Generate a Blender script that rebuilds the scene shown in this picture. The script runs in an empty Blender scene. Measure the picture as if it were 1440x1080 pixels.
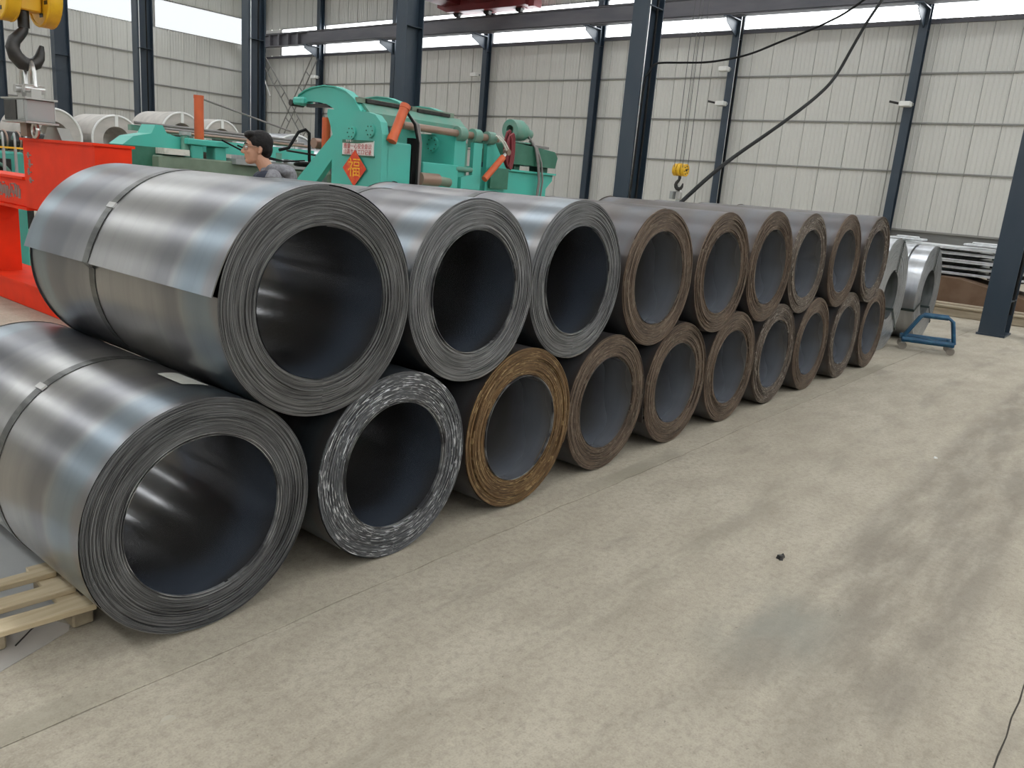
import bpy, bmesh, math, random
from mathutils import Vector, Matrix
import numpy as np
sc = bpy.context.scene
PI = math.pi
rad = math.radians
random.seed(7)

# ---------------------------------------------------------------- camera
cd = bpy.data.cameras.new('camera'); cam = bpy.data.objects.new('camera', cd); sc.collection.objects.link(cam)
cd.sensor_width = 36; cd.lens = 36 * 1119.87 / 1440; cd.clip_end = 300; cd.clip_start = .05
def cam_matrix(yaw, pitch, roll, loc):
    f = Vector((math.sin(yaw) * math.cos(pitch), math.cos(yaw) * math.cos(pitch), -math.sin(pitch)))
    r0 = Vector((math.cos(yaw), -math.sin(yaw), 0)); u0 = r0.cross(f)
    r = r0 * math.cos(roll) + u0 * math.sin(roll); u = -r0 * math.sin(roll) + u0 * math.cos(roll)
    m = Matrix.Identity(4)
    for i in range(3):
        m[i][0], m[i][1], m[i][2], m[i][3] = r[i], u[i], -f[i], loc[i]
    return m
cam.matrix_world = cam_matrix(rad(51.47728), rad(14.00854), rad(4.81008), (-1.31072, -2.22954, 1.52132))
sc.camera = cam

# ---------------------------------------------------------------- light
w = bpy.data.worlds.new('overcast_sky'); sc.world = w; w.use_nodes = True
bg = w.node_tree.nodes['Background']; bg.inputs[0].default_value = (1, .995, .98, 1); bg.inputs[1].default_value = 1.0
sc.view_settings.view_transform = 'Standard'; sc.view_settings.look = 'None'
sc.view_settings.gamma = 1; sc.view_settings.use_curve_mapping = False
sc.view_settings.exposure = 3.2
sc.cycles.max_bounces = 8; sc.cycles.diffuse_bounces = 5; sc.cycles.glossy_bounces = 4; sc.cycles.transparent_max_bounces = 8
sc.cycles.caustics_reflective = False; sc.cycles.caustics_refractive = False; sc.cycles.sample_clamp_indirect = 6
X0, X1, Y0, Y1, ZR = -20.0, 27.5, -14.0, 42.0, 11.5         # hall
SKY = [(-6.8, 1.5), (2.8, 1.4), (11.0, 1.4), (20.0, 1.3)]  # roof skylights: centre X, width; second one unseen, added to brighten the foreground
def portal(loc, rot, sx, sy):
    l = bpy.data.lights.new('daylight_portal', 'AREA'); l.shape = 'RECTANGLE'; l.size = sx; l.size_y = sy
    l.cycles.is_portal = True
    o = bpy.data.objects.new('daylight_portal', l); o.location = loc; o.rotation_euler = rot; sc.collection.objects.link(o)
for x, wd in SKY: portal((x, (Y0 + Y1) / 2, ZR + .3), (0, 0, 0), wd, Y1 - Y0)
portal((X1 + .15, (Y0 + Y1) / 2, 8.28), (0, rad(90), 0), 1.3, Y1 - Y0)
portal(((X0 + X1) / 2, Y0 - .15, 8.6), (rad(90), 0, 0), X1 - X0, 1.8)
portal((X0 - .15, (Y0 + Y1) / 2, 8.28), (0, rad(-90), 0), 1.3, Y1 - Y0)

# ---------------------------------------------------------------- materials
def mat(name, col, rough=.5, metal=0., noise=None, bump=0., spec=None):
    """noise = (scale xyz, colour2, low, high): second colour mixed by noise on object coordinates"""
    m = bpy.data.materials.new(name); m.use_nodes = True; nt = m.node_tree; N, L = nt.nodes, nt.links
    b = N['Principled BSDF']; b.inputs['Base Color'].default_value = (*col, 1); b.inputs['Roughness'].default_value = rough
    b.inputs['Metallic'].default_value = metal
    if spec is not None: b.inputs['Specular IOR Level'].default_value = spec
    if noise or bump:
        tc = N.new('ShaderNodeTexCoord'); mp = N.new('ShaderNodeMapping'); L.new(tc.outputs['Object'], mp.inputs[0])
        s, c2, lo, hi = noise or ((20, 20, 20), col, .4, .6)
        mp.inputs['Scale'].default_value = s
        n = N.new('ShaderNodeTexNoise'); n.inputs['Scale'].default_value = 1; n.inputs['Detail'].default_value = 5
        L.new(mp.outputs[0], n.inputs[0])
        r = N.new('ShaderNodeMapRange'); r.inputs[1].default_value = lo; r.inputs[2].default_value = hi
        L.new(n.outputs[0], r.inputs[0])
        x = N.new('ShaderNodeMix'); x.data_type = 'RGBA'; x.inputs[6].default_value = (*col, 1); x.inputs[7].default_value = (*c2, 1)
        L.new(r.outputs[0], x.inputs[0]); L.new(x.outputs[2], b.inputs['Base Color'])
        if bump:
            bp = N.new('ShaderNodeBump'); bp.inputs['Strength'].default_value = bump; bp.inputs['Distance'].default_value = .01
            L.new(n.outputs[0], bp.inputs['Height']); L.new(bp.outputs[0], b.inputs['Normal'])
    return m
class G:
    """small node-graph writer"""
    def __init__(s, name):
        s.m = bpy.data.materials.new(name); s.m.use_nodes = True; s.nt = s.m.node_tree; s.b = s.nt.nodes['Principled BSDF']
        s.tc = s.nt.nodes.new('ShaderNodeTexCoord').outputs['Object']
        s.sep = s.nt.nodes.new('ShaderNodeSeparateXYZ'); s.nt.links.new(s.tc, s.sep.inputs[0])
        s.x, s.y, s.z = s.sep.outputs
    def put(s, v, sock):
        if isinstance(v, (int, float)): sock.default_value = v
        elif isinstance(v, tuple): sock.default_value = (*v, 1) if len(sock.default_value) == 4 and len(v) == 3 else v
        else: s.nt.links.new(v, sock)
    def math(s, op, a, b=0., c=None, clamp=False):
        n = s.nt.nodes.new('ShaderNodeMath'); n.operation = op; n.use_clamp = clamp; s.put(a, n.inputs[0]); s.put(b, n.inputs[1])
        if c is not None: s.put(c, n.inputs[2])
        return n.outputs[0]
    def rng(s, v, a, b, c=0., d=1., smooth=False):
        n = s.nt.nodes.new('ShaderNodeMapRange'); n.interpolation_type = 'SMOOTHSTEP' if smooth else 'LINEAR'
        s.put(v, n.inputs[0])
        for i, q in enumerate((a, b, c, d)): s.put(q, n.inputs[i + 1])
        return n.outputs[0]
    def vec(s, x, y, z):
        n = s.nt.nodes.new('ShaderNodeCombineXYZ')
        for i, q in enumerate((x, y, z)): s.put(q, n.inputs[i])
        return n.outputs[0]
    def noise(s, v, scale=1., detail=3., rough=.5, dist=0.):
        n = s.nt.nodes.new('ShaderNodeTexNoise'); s.put(v, n.inputs['Vector']); n.inputs['Scale'].default_value = scale
        n.inputs['Detail'].default_value = detail; n.inputs['Roughness'].default_value = rough; n.inputs['Distortion'].default_value = dist
        return n.outputs[0]
    def scl(s, sx, sy, sz, off=(0, 0, 0)):
        n = s.nt.nodes.new('ShaderNodeMapping'); n.inputs['Scale'].default_value = (sx, sy, sz); n.inputs['Location'].default_value = off
        s.nt.links.new(s.tc, n.inputs[0]); return n.outputs[0]
    def mix(s, f, a, b, mode='MIX'):
        n = s.nt.nodes.new('ShaderNodeMix'); n.data_type = 'RGBA'; n.blend_type = mode
        s.put(f, n.inputs[0]); s.put(a, n.inputs[6]); s.put(b, n.inputs[7]); return n.outputs[2]
    def out(s, **k):
        for q, v in k.items(): s.put(v, s.b.inputs[{'col': 'Base Color', 'rough': 'Roughness', 'metal': 'Metallic', 'spec': 'Specular IOR Level'}[q]])
        return s.m
    def bump(s, h, strength, dist=.01):
        n = s.nt.nodes.new('ShaderNodeBump'); n.inputs['Strength'].default_value = strength; n.inputs['Distance'].default_value = dist
        s.nt.links.new(h, n.inputs['Height']); s.nt.links.new(n.outputs[0], s.b.inputs['Normal'])

def floor_mat():
    g = G('worn_concrete')
    big = g.noise(g.scl(.55, .8, 1), 1, 5, .6); fine = g.noise(g.tc, 34, 6, .65); mid = g.noise(g.scl(2.2, 5, 1, (3, 1, 0)), 1, 6, .62)
    c = g.mix(g.rng(big, .35, .68), (.41, .362, .285), (.475, .424, .338))
    c = g.mix(g.rng(mid, .40, .68, 0, .75), c, (.35, .305, .24))
    c = g.mix(g.rng(fine, .45, .72, 0, .6), c, (.26, .222, .172))
    grit = g.noise(g.tc, 150, 3, .6); c = g.mix(g.rng(grit, .52, .72, 0, .45), c, (.22, .19, .148)); c = g.mix(g.rng(grit, .46, .30, 0, .35), c, (.55, .48, .37))
    scuff = g.noise(g.scl(3, 26, 1, (1, 5, 0)), 1, 4, .7, .4); c = g.mix(g.rng(scuff, .60, .74, 0, .35), c, (.24, .21, .165))
    scr = g.noise(g.scl(40, 2.5, 1, (2, 9, 0)), 1, 3, .6, .3); c = g.mix(g.rng(scr, .66, .76, 0, .3), c, (.52, .46, .36))
    # tyre track along the aisle, with a bluish worn stretch in it
    d = g.math('ABSOLUTE', g.math('ADD', g.y, 1.62)); wob = g.noise(g.scl(1.3, 5, 1, (8, 2, 0)), 1, 5, .65)
    tr = g.math('MULTIPLY', g.rng(d, .40, .22, 0, 1, True), g.rng(wob, .34, .58, .15, 1))
    tr = g.math('MULTIPLY', tr, g.rng(g.x, .4, 1.4, 0, 1, True))
    c = g.mix(g.math('MULTIPLY', tr, .62), c, (.175, .148, .12))
    bl = g.math('MULTIPLY', g.rng(g.math('ABSOLUTE', g.math('SUBTRACT', g.x, 1.45)), .5, .1, 0, 1, True), g.rng(g.math('ABSOLUTE', g.math('ADD', g.y, 1.38)), .3, .05, 0, 1, True))
    c = g.mix(g.math('MULTIPLY', bl, g.rng(mid, .35, .6, 0, .5)), c, (.27, .27, .235))
    d2 = g.math('ABSOLUTE', g.math('ADD', g.y, .85)); t2 = g.math('MULTIPLY', g.rng(d2, .12, .02, 0, 1, True), g.rng(wob, .45, .62, 0, .5))
    c = g.mix(t2, c, (.24, .21, .165))
    sm = g.noise(g.scl(1.1, 3.2, 1, (4, 7, 0)), 1, 6, .7, .6); c = g.mix(g.rng(sm, .58, .72, 0, .5), c, (.235, .205, .165))
    # mended joint: a strip of grey filler with ragged ends
    yb = g.math('ADD', g.y, g.math('MULTIPLY', g.math('SUBTRACT', mid, .5), .08))
    band = g.math('MULTIPLY', g.rng(yb, -.17, -.155, 0, 1), g.rng(yb, -.075, -.06, 1, 0))
    seg = g.rng(g.noise(g.scl(.62, .01, .01, (4.1, 0, 0)), 1, 3), .46, .62, 0, 1)
    c = g.mix(g.math('MULTIPLY', g.math('MULTIPLY', band, seg), .7), c, (.29, .262, .20))
    # hairline cracks
    v = g.nt.nodes.new('ShaderNodeTexVoronoi'); v.feature = 'DISTANCE_TO_EDGE'; v.inputs['Scale'].default_value = .8
    wv = g.nt.nodes.new('ShaderNodeVectorMath'); wv.operation = 'ADD'; g.nt.links.new(g.tc, wv.inputs[0])
    nz = g.nt.nodes.new('ShaderNodeTexNoise'); nz.inputs['Scale'].default_value = 3; nz.inputs['Detail'].default_value = 6; g.nt.links.new(g.tc, nz.inputs['Vector'])
    g.nt.links.new(nz.outputs['Color'], wv.inputs[1]); g.nt.links.new(wv.outputs[0], v.inputs['Vector'])
    cr = g.math('MULTIPLY', g.rng(v.outputs[0], .0, .004, 1, 0), g.rng(big, .56, .68, 0, .4))
    c = g.mix(cr, c, (.14, .125, .10))
    sp = g.math('MULTIPLY', g.rng(g.noise(g.scl(60, 60, 60), 1, 2), .70, .76), .6)
    c = g.mix(sp, c, (.15, .13, .105))
    g.bump(fine, .12, .006)
    return g.out(col=c, rough=g.rng(mid, .3, .7, .62, .85), spec=.3)
M = {}
M['floor'] = floor_mat()
M['joint'] = mat('joint_dirt', (.11, .10, .085), .9)
M['flake'] = mat('cement_flake', (.46, .42, .34), .8)
M['siding'] = mat('off_white_siding', (.62, .61, .565), .45, 0, ((.3, .3, .05), (.56, .555, .525), .35, .65))
M['plinth'] = mat('grey_rendered_wall', (.16, .16, .155), .8, 0, ((.5, .5, 2), (.22, .22, .21), .4, .65))
M['girt'] = mat('girt_grey', (.24, .235, .22), .5)
M['navy'] = mat('navy_paint', (.022, .038, .058), .38, 0, ((2, 2, .8), (.038, .052, .07), .4, .7))
M['beam'] = mat('dusty_grey_paint', (.125, .12, .135), .5, 0, ((1, .6, 3), (.09, .09, .105), .4, .65))
M['roof'] = mat('roof_sheet', (.52, .53, .53), .6)
M['sheet_pale'] = mat('pale_sheet_metal', (.56, .56, .54), .45, .25, ((3, 2, 5), (.48, .485, .48), .4, .65))
M['wood'] = mat('pale_pallet_wood', (.62, .51, .34), .7, 0, ((3, 40, 40), (.50, .39, .235), .4, .7), .2)
M['wood2'] = mat('grey_pallet_wood', (.36, .30, .21), .8, 0, ((30, 4, 30), (.26, .21, .14), .35, .7), .3)
M['scrap'] = mat('grey_sheet_metal', (.50, .465, .425), .55, .1, ((2, 5, 5), (.40, .375, .345), .4, .65))
M['green'] = mat('jade_paint', (.07, .46, .37), .4, 0, ((1.5, 1.5, 1.5), (.09, .42, .345), .4, .65))
M['green_dull'] = mat('dull_green_paint', (.11, .29, .22), .5, 0, ((6, 6, 6), (.17, .27, .215), .4, .65))
M['green_dark'] = mat('dark_green_paint', (.03, .135, .085), .45, 0, ((5, 5, 5), (.05, .18, .12), .4, .7))
M['green_grey'] = mat('grey_green_deck', (.20, .26, .19), .6, 0, ((3, 3, 3), (.14, .18, .13), .4, .65))
M['orange'] = mat('orange_red_paint', (.62, .115, .03), .42, 0, ((4, 4, 4), (.5, .085, .025), .4, .7))
M['red'] = mat('signal_red_paint', (.84, .036, .004), .55, 0, ((3, 3, 3), (.70, .03, .004), .4, .7), 0, .25)
M['crane_red'] = mat('crane_red_paint', (.17, .020, .022), .5, 0, ((2, 2, 2), (.13, .018, .02), .4, .6))
M['yellow'] = mat('hook_yellow_paint', (.78, .46, .02), .42, 0, ((9, 9, 9), (.62, .31, .015), .45, .75))
M['black'] = mat('black_rubber', (.010, .010, .010), .65, 0, None, 0, .2)
M['dark'] = mat('dark_iron', (.035, .034, .033), .42, .6, ((12, 12, 12), (.06, .055, .05), .4, .7))
M['bright'] = mat('bright_steel', (.62, .61, .59), .28, 1)
M['shaft'] = mat('greasy_brown_shaft', (.30, .20, .15), .35, .3)
M['grey_part'] = mat('grey_paint', (.33, .34, .33), .5)
M['white'] = mat('white_paint', (.75, .75, .72), .5)
M['text_grey'] = mat('faded_grey_lettering', (.30, .24, .22), .7)
M['text_red'] = mat('red_lettering', (.45, .06, .06), .6)
M['text_yellow'] = mat('gold_print', (.85, .50, .02), .5, 0, ((30, 30, 30), (.8, .22, .02), .5, .6))
M['paper_red'] = mat('red_paper', (.62, .055, .02), .6, 0, ((14, 14, 14), (.70, .13, .02), .5, .65))
M['paper'] = mat('white_paper', (.66, .65, .58), .7, 0, ((12, 30, 12), (.5, .5, .44), .5, .7))
M['blue'] = mat('cart_blue_paint', (.006, .062, .135), .4, 0, ((14, 14, 14), (.02, .11, .19), .45, .7))
M['rubber'] = mat('castor_tyre', (.24, .21, .18), .6)
M['hose_red'] = mat('dark_red_hose', (.20, .022, .028), .5)
M['hose_grey'] = mat('grey_hose', (.22, .20, .19), .5)
M['zinc_strip'] = mat('galvanised_strip', (.74, .75, .76), .35, .3, ((2, 9, 2), (.62, .63, .64), .4, .6))
M['rust'] = mat('rusty_plate', (.125, .07, .038), .75, 0, ((3, 3, 3), (.17, .105, .065), .4, .65), .2)
M['timber'] = mat('dusty_timber', (.40, .33, .24), .8, 0, ((4, 1, 12), (.25, .2, .14), .4, .65))
M['rope'] = mat('wire_rope', (.10, .10, .10), .5, .3)
M['strap'] = mat('gunmetal_strap', (.085, .085, .08), .36, .7, ((30, 6, 30), (.15, .15, .14), .45, .6))
M['strap2'] = mat('dark_green_strap', (.03, .045, .04), .45, .3)
M['skin'] = mat('skin', (.55, .29, .19), .55)
M['hair'] = mat('black_hair', (.006, .005, .005), .6, 0, ((50, 50, 50), (.014, .011, .010), .4, .6), .5, .25)
M['hood'] = mat('grey_knit', (.24, .235, .25), .85, 0, ((40, 40, 40), (.17, .165, .18), .4, .6), .2)
M['vest'] = mat('navy_cloth', (.018, .024, .042), .75)
M['jean'] = mat('dark_trousers', (.03, .032, .04), .8)
M['eye'] = mat('eye_white', (.7, .68, .65), .3)
def pane_mat():
    m = bpy.data.materials.new('translucent_light_panel'); m.use_nodes = True; nt = m.node_tree; N = nt.nodes
    N.remove(N['Principled BSDF'])
    t = N.new('ShaderNodeBsdfTransparent'); t.inputs[0].default_value = (.86, .88, .9, 1); d = N.new('ShaderNodeBsdfTranslucent'); d.inputs[0].default_value = (.8, .82, .84, 1)
    x = N.new('ShaderNodeMixShader'); x.inputs[0].default_value = .25
    nt.links.new(t.outputs[0], x.inputs[1]); nt.links.new(d.outputs[0], x.inputs[2]); nt.links.new(x.outputs[0], N['Material Output'].inputs[0])
    return m
M['pane'] = pane_mat()
M['pane_dim'] = pane_mat()
for n_ in M['pane_dim'].node_tree.nodes:
    if n_.type == 'BSDF_TRANSPARENT': n_.inputs[0].default_value = (.36, .37, .375, 1)
    if n_.type == 'BSDF_TRANSLUCENT': n_.inputs[0].default_value = (.22, .225, .23, 1)

def wrap_mat(name, base, dark, blue, seed, rough=.34, rust=0., metal=.92):
    """hot rolled sheet: mill-scale bands running round the coil, bluish oxide towards its edges, in bores a painted reflection"""
    g = G(name); o = (seed * 3.7, seed * 1.9, seed * 2.3)
    wob = g.noise(g.scl(2.6, 2.2, 2.6, o), 1, 1.5 if metal < .9 else 4, .5)
    yy = g.math('ADD', g.y, g.math('MULTIPLY', g.math('SUBTRACT', wob, .5), .26))
    band = g.noise(g.vec(0., g.math('MULTIPLY', yy, 2.6), seed * 5.1), 1, 3, .5)
    streak = g.noise(g.scl(1.2, 30, 1.2, o), 1, 4, .6)
    c = g.mix(g.rng(band, .42, .66, 0, .8), base, dark)
    e = g.math('MAXIMUM', g.math('MULTIPLY', g.rng(yy, .01, .07, 0, 1, True), g.rng(yy, .27, .13, 0, 1, True)),
               g.math('MULTIPLY', g.rng(yy, 1.22, 1.30, 0, 1, True), g.rng(yy, 1.42, 1.36, 0, 1, True)))
    c = g.mix(g.math('MULTIPLY', e, .7), c, blue)
    e2 = g.math('MAXIMUM', g.math('MULTIPLY', g.rng(yy, .20, .27, 0, 1, True), g.rng(yy, .44, .34, 0, 1, True)), g.math('MULTIPLY', g.rng(yy, 1.04, 1.10, 0, 1, True), g.rng(yy, 1.30, 1.22, 0, 1, True)))
    c = g.mix(g.math('MULTIPLY', e2, .65 if metal > .9 else .15), c, dark)
    c = g.mix(g.rng(streak, .5, .8, 0, .16), c, (.09, .09, .095))
    sp = g.rng(g.noise(g.scl(9, 22, 9, o), 1, 3), .74, .78, 0, .5); c = g.mix(sp, c, (.08, .08, .09))
    if rust: c = g.mix(g.rng(g.noise(g.scl(3, 6, 3, o), 1, 5, .6), .45, .75, 0, rust), c, (.12, .08, .055))
    return g.out(col=c, rough=g.rng(band, .3, .7, rough - .02, rough + .04), metal=metal)
M['wrap'] = wrap_mat('mill_scale_sheet', (.29, .278, .272), (.165, .158, .17), (.25, .30, .345), 1., .32)
M['wrap_near'] = wrap_mat('mill_scale_sheet_bluish', (.34, .332, .322), (.145, .145, .165), (.22, .28, .325), 2.6, .30)
M['wrap_far'] = wrap_mat('mill_scale_sheet_brown', (.135, .115, .105), (.08, .067, .062), (.16, .165, .18), 4.2, .40, .4, .72)
M['bore'] = wrap_mat('bore_scale_painted_reflection', (.15, .147, .146), (.10, .10, .105), (.20, .25, .34), 3.3, .19, 0, .75)  # blue edge tone paints the aisle's reflection into the bore colour
M['bore_far'] = wrap_mat('bore_rusty_scale_painted_reflection', (.24, .232, .228), (.16, .152, .148), (.27, .30, .36), 5.3, .27, .3, .55)  # far bores carry the same painted bluish reflection

def end_mat(name, c1, c2, fleck=0., fleck_col=(.7, .72, .74), rough=.45, metal=.55, hi=None, hi2=None):
    """sheared sheet edges: tone changes from wrap to wrap, flecks run along the wraps"""
    g = G(name)
    r = g.math('SQRT', g.math('ADD', g.math('MULTIPLY', g.x, g.x), g.math('MULTIPLY', g.z, g.z)))
    a = g.math('ARCTAN2', g.x, g.z)
    v = g.vec(g.math('MULTIPLY', a, 1.3), g.math('MULTIPLY', r, 190.), 0.)
    n = g.noise(v, 1, 4, .65); c = g.mix(g.rng(n, .42, .60), c1, c2)
    nf = g.noise(g.vec(g.math('MULTIPLY', a, 2.2), g.math('MULTIPLY', r, 420.), 11.), 1, 2, .5); c = g.mix(g.rng(nf, .52, .66, 0, .55), c, (.02, .019, .018)); c = g.mix(g.rng(nf, .44, .34, 0, .4), c, hi2 or c2)
    n2 = g.noise(g.vec(g.math('MULTIPLY', a, 2.), g.math('MULTIPLY', r, 22.), 3.), 1, 3, .6)
    c = g.mix(g.rng(n2, .45, .75, 0, .5), c, hi or c1)
    if fleck:
        f = g.noise(g.vec(g.math('MULTIPLY', a, 6.5), g.math('MULTIPLY', r, 250.), 7.), 1, 2, .5)
        f2 = g.noise(g.vec(g.math('MULTIPLY', a, 1.6), g.math('MULTIPLY', r, 14.), 1.), 1, 2, .5)
        t = g.math('MULTIPLY', g.rng(f, .565, .61), g.rng(f2, .38, .55, .12 * fleck, fleck))
        c = g.mix(t, c, fleck_col)
    return g.out(col=c, rough=rough, metal=metal)
M['edge_bright'] = mat('worn_sheet_edge', (.42, .42, .42), .4, .6, ((9, 9, 9), (.10, .10, .105), .42, .56))
M['end_grey'] = end_mat('sheared_edges_grey', (.075, .075, .077), (.25, .25, .252))
M['end_dark'] = end_mat('sheared_edges_dark', (.07, .071, .074), (.235, .237, .245), .05)
M['end_light'] = end_mat('sheared_edges_light_grey', (.115, .117, .122), (.34, .343, .352))
M['end_fleck'] = end_mat('sheared_edges_white_flecked', (.09, .094, .102), (.21, .218, .235), 1., (.9, .92, .95))
M['end_rust'] = end_mat('sheared_edges_rust_orange', (.095, .05, .02), (.26, .155, .068), .55, (.62, .46, .24), .6, .25, (.10, .056, .028))
M['end_brown'] = end_mat('sheared_edges_brown', (.05, .033, .023), (.22, .158, .115), .35, (.5, .43, .34), .55, .3, (.14, .095, .066))
M['end_brown2'] = end_mat('sheared_edges_grey_brown', (.048, .036, .028), (.22, .17, .135), .85, (.5, .46, .4), .55, .3, (.12, .09, .066))
M['zinc'] = end_mat('galvanised_edges', (.50, .51, .52), (.62, .63, .64), 0, rough=.33, metal=.85)
M['zinc_flat'] = mat('galvanised_sheet', (.60, .61, .63), .3, .9, ((2, 9, 2), (.5, .51, .53), .4, .6))
M['zinc_bore'] = mat('galvanised_bore', (.24, .25, .25), .4, .7, ((3, 12, 3), (.16, .17, .17), .4, .6))

# ---------------------------------------------------------------- mesh helpers
class MB:
    def __init__(s): s.v = []; s.f = []; s.sm = []
    def add(s, vs, fs, smooth=False):
        o = len(s.v); s.v += [tuple(map(float, q)) for q in vs]; s.f += [tuple(i + o for i in f) for f in fs]; s.sm += [smooth] * len(fs); return s
    def box(s, lo, hi, rz=0., about=None, bevel=0.):
        x0, y0, z0 = lo; x1, y1, z1 = hi
        if bevel:
            b = min(bevel, (x1 - x0) * .45, (y1 - y0) * .45, (z1 - z0) * .45)
            P = [(x, y, z) for x in (x0, x1) for y in (y0, y1) for z in (z0, z1)]
            bm = bmesh.new(); vv = [bm.verts.new(p) for p in P]
            for f in ((0, 1, 3, 2), (4, 6, 7, 5), (0, 4, 5, 1), (2, 3, 7, 6), (0, 2, 6, 4), (1, 5, 7, 3)): bm.faces.new([vv[i] for i in f])
            bmesh.ops.bevel(bm, geom=bm.edges[:], offset=b, segments=1, affect='EDGES')
            bm.verts.index_update(); vs = [q.co.copy() for q in bm.verts]; fs = [[q.index for q in f.verts] for f in bm.faces]; bm.free()
        else:
            vs = [Vector((x, y, z)) for x in (x0, x1) for y in (y0, y1) for z in (z0, z1)]
            fs = [(0, 1, 3, 2), (4, 6, 7, 5), (0, 4, 5, 1), (2, 3, 7, 6), (0, 2, 6, 4), (1, 5, 7, 3)]
        if rz:
            c = Vector(about or ((x0 + x1) / 2, (y0 + y1) / 2, 0)); R = Matrix.Rotation(rz, 3, 'Z')
            vs = [R @ (Vector(q) - c) + c for q in vs]
        return s.add(vs, fs)
    def tube(s, p, q, r, r2=None, n=14, cap=True, hole=0.):
        p, q = Vector(p), Vector(q); r2 = r if r2 is None else r2; d = (q - p).normalized()
        u = d.orthogonal().normalized(); t = d.cross(u); vs = []
        for c, rr in ((p, r), (q, r2)):
            vs += [c + (u * math.cos(2 * PI * i / n) + t * math.sin(2 * PI * i / n)) * rr for i in range(n)]
        s.add(vs, [(i, (i + 1) % n, n + (i + 1) % n, n + i) for i in range(n)], True)
        if hole:
            vh = []
            for c in (p, q): vh += [c + (u * math.cos(2 * PI * i / n) + t * math.sin(2 * PI * i / n)) * hole for i in range(n)]
            s.add(vh, [(i, n + i, n + (i + 1) % n, (i + 1) % n) for i in range(n)], True)
            s.add(vs[:n] + vh[:n], [(i, n + i, n + (i + 1) % n, (i + 1) % n) for i in range(n)])
            s.add(vs[n:] + vh[n:], [(i, (i + 1) % n, n + (i + 1) % n, n + i) for i in range(n)])
        elif cap: s.add(vs, [tuple(range(n))[::-1], tuple(range(n, 2 * n))])
        return s
    def path(s, pts, r, n=8, closed=False, radii=None):
        P = [Vector(p) for p in pts]; m = len(P); vs = []; prev = None
        for i, p in enumerate(P):
            a = P[(i - 1) % m] if closed or i else P[0]; b = P[(i + 1) % m] if closed or i < m - 1 else P[-1]
            d = (b - a).normalized()
            u = (prev - d * prev.dot(d)) if prev else d.orthogonal()
            u = u.normalized() if u.length > 1e-6 else d.orthogonal().normalized(); prev = u; t = d.cross(u); rr = radii[i] if radii else r
            vs += [p + (u * math.cos(2 * PI * k / n) + t * math.sin(2 * PI * k / n)) * rr for k in range(n)]
        k = m if closed else m - 1
        fs = [(i * n + j, i * n + (j + 1) % n, ((i + 1) % m) * n + (j + 1) % n, ((i + 1) % m) * n + j) for i in range(k) for j in range(n)]
        s.add(vs, fs, True)
        if not closed: s.add(vs[:n] + vs[-n:], [tuple(range(n))[::-1], tuple(range(n, 2 * n))])
        return s
    def prism(s, pts, ax, a, b):
        """outline in the two other axes, extruded from a to b along axis ax"""
        n = len(pts); k = 'XYZ'.index(ax)
        def P(q, v): q = list(q); q.insert(k, v); return q
        vs = [P(q, a) for q in pts] + [P(q, b) for q in pts]
        fs = [tuple(range(n))[::-1], tuple(range(n, 2 * n))] + [(i, (i + 1) % n, n + (i + 1) % n, n + i) for i in range(n)]
        return s.add(vs, fs)
    def torus(s, c, axis, R, r, n=28, m=8):
        d = Vector(axis).normalized(); u = d.orthogonal().normalized(); t = d.cross(u); c = Vector(c)
        return s.path([c + (u * math.cos(2 * PI * i / n) + t * math.sin(2 * PI * i / n)) * R for i in range(n)], r, m, True)
    def ell(s, c, r, n=16, m=10):
        vs = [(c[0], c[1], c[2] + r[2])]
        for i in range(1, m):
            th = PI * i / m
            vs += [(c[0] + r[0] * math.sin(th) * math.cos(2 * PI * k / n), c[1] + r[1] * math.sin(th) * math.sin(2 * PI * k / n), c[2] + r[2] * math.cos(th)) for k in range(n)]
        vs.append((c[0], c[1], c[2] - r[2])); L = len(vs) - 1
        fs = [(0, 1 + k, 1 + (k + 1) % n) for k in range(n)]
        for i in range(m - 2): fs += [(1 + i * n + k, 1 + (i + 1) * n + k, 1 + (i + 1) * n + (k + 1) % n, 1 + i * n + (k + 1) % n) for k in range(n)]
        b = 1 + (m - 2) * n; fs += [(b + k, L, b + (k + 1) % n) for k in range(n)]
        return s.add(vs, fs, True)
    def data(s, name, m, fix=True):
        me = bpy.data.meshes.new(name); me.from_pydata(s.v, [], s.f); me.polygons.foreach_set('use_smooth', s.sm); me.update()
        if fix:
            bm = bmesh.new(); bm.from_mesh(me); bmesh.ops.recalc_face_normals(bm, faces=bm.faces[:]); bm.to_mesh(me); bm.free()
        if m: me.materials.append(M[m])
        return me
def curve(pts, k=7):
    P = [Vector(p) for p in pts]; P = [P[0] * 2 - P[1]] + P + [P[-1] * 2 - P[-2]]; out = []
    for i in range(1, len(P) - 2):
        a, b, c, d = P[i - 1:i + 3]
        for j in range(k):
            t = j / k; out.append(.5 * ((2 * b) + (c - a) * t + (2 * a - 5 * b + 4 * c - d) * t * t + (3 * b - a - 3 * c + d) * t ** 3))
    return out + [P[-2]]
def link(name, me, parent=None, loc=(0, 0, 0)):
    o = bpy.data.objects.new(name, me); sc.collection.objects.link(o); o.location = loc
    if parent: o.parent = parent
    return o
def part(name, mb, m, parent, label=None, fix=True, kind=None):
    """geometry given in world coordinates, stored relative to its (unrotated) parent chain"""
    off = Vector((0, 0, 0)); p = parent
    while p: off += p.location; p = p.parent
    me = mb.data(name, m, fix); me.transform(Matrix.Translation(-off))
    o = link(name, me, parent)
    if label: o['label'] = label
    if kind: o['kind'] = kind
    return o
def tag(o, label, cat, group=None):
    o['label'] = label; o['category'] = cat
    if group: o['group'] = group
    return o
def thing(name, label, cat, loc, group=None): return tag(link(name, None, None, loc), label, cat, group)
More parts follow.
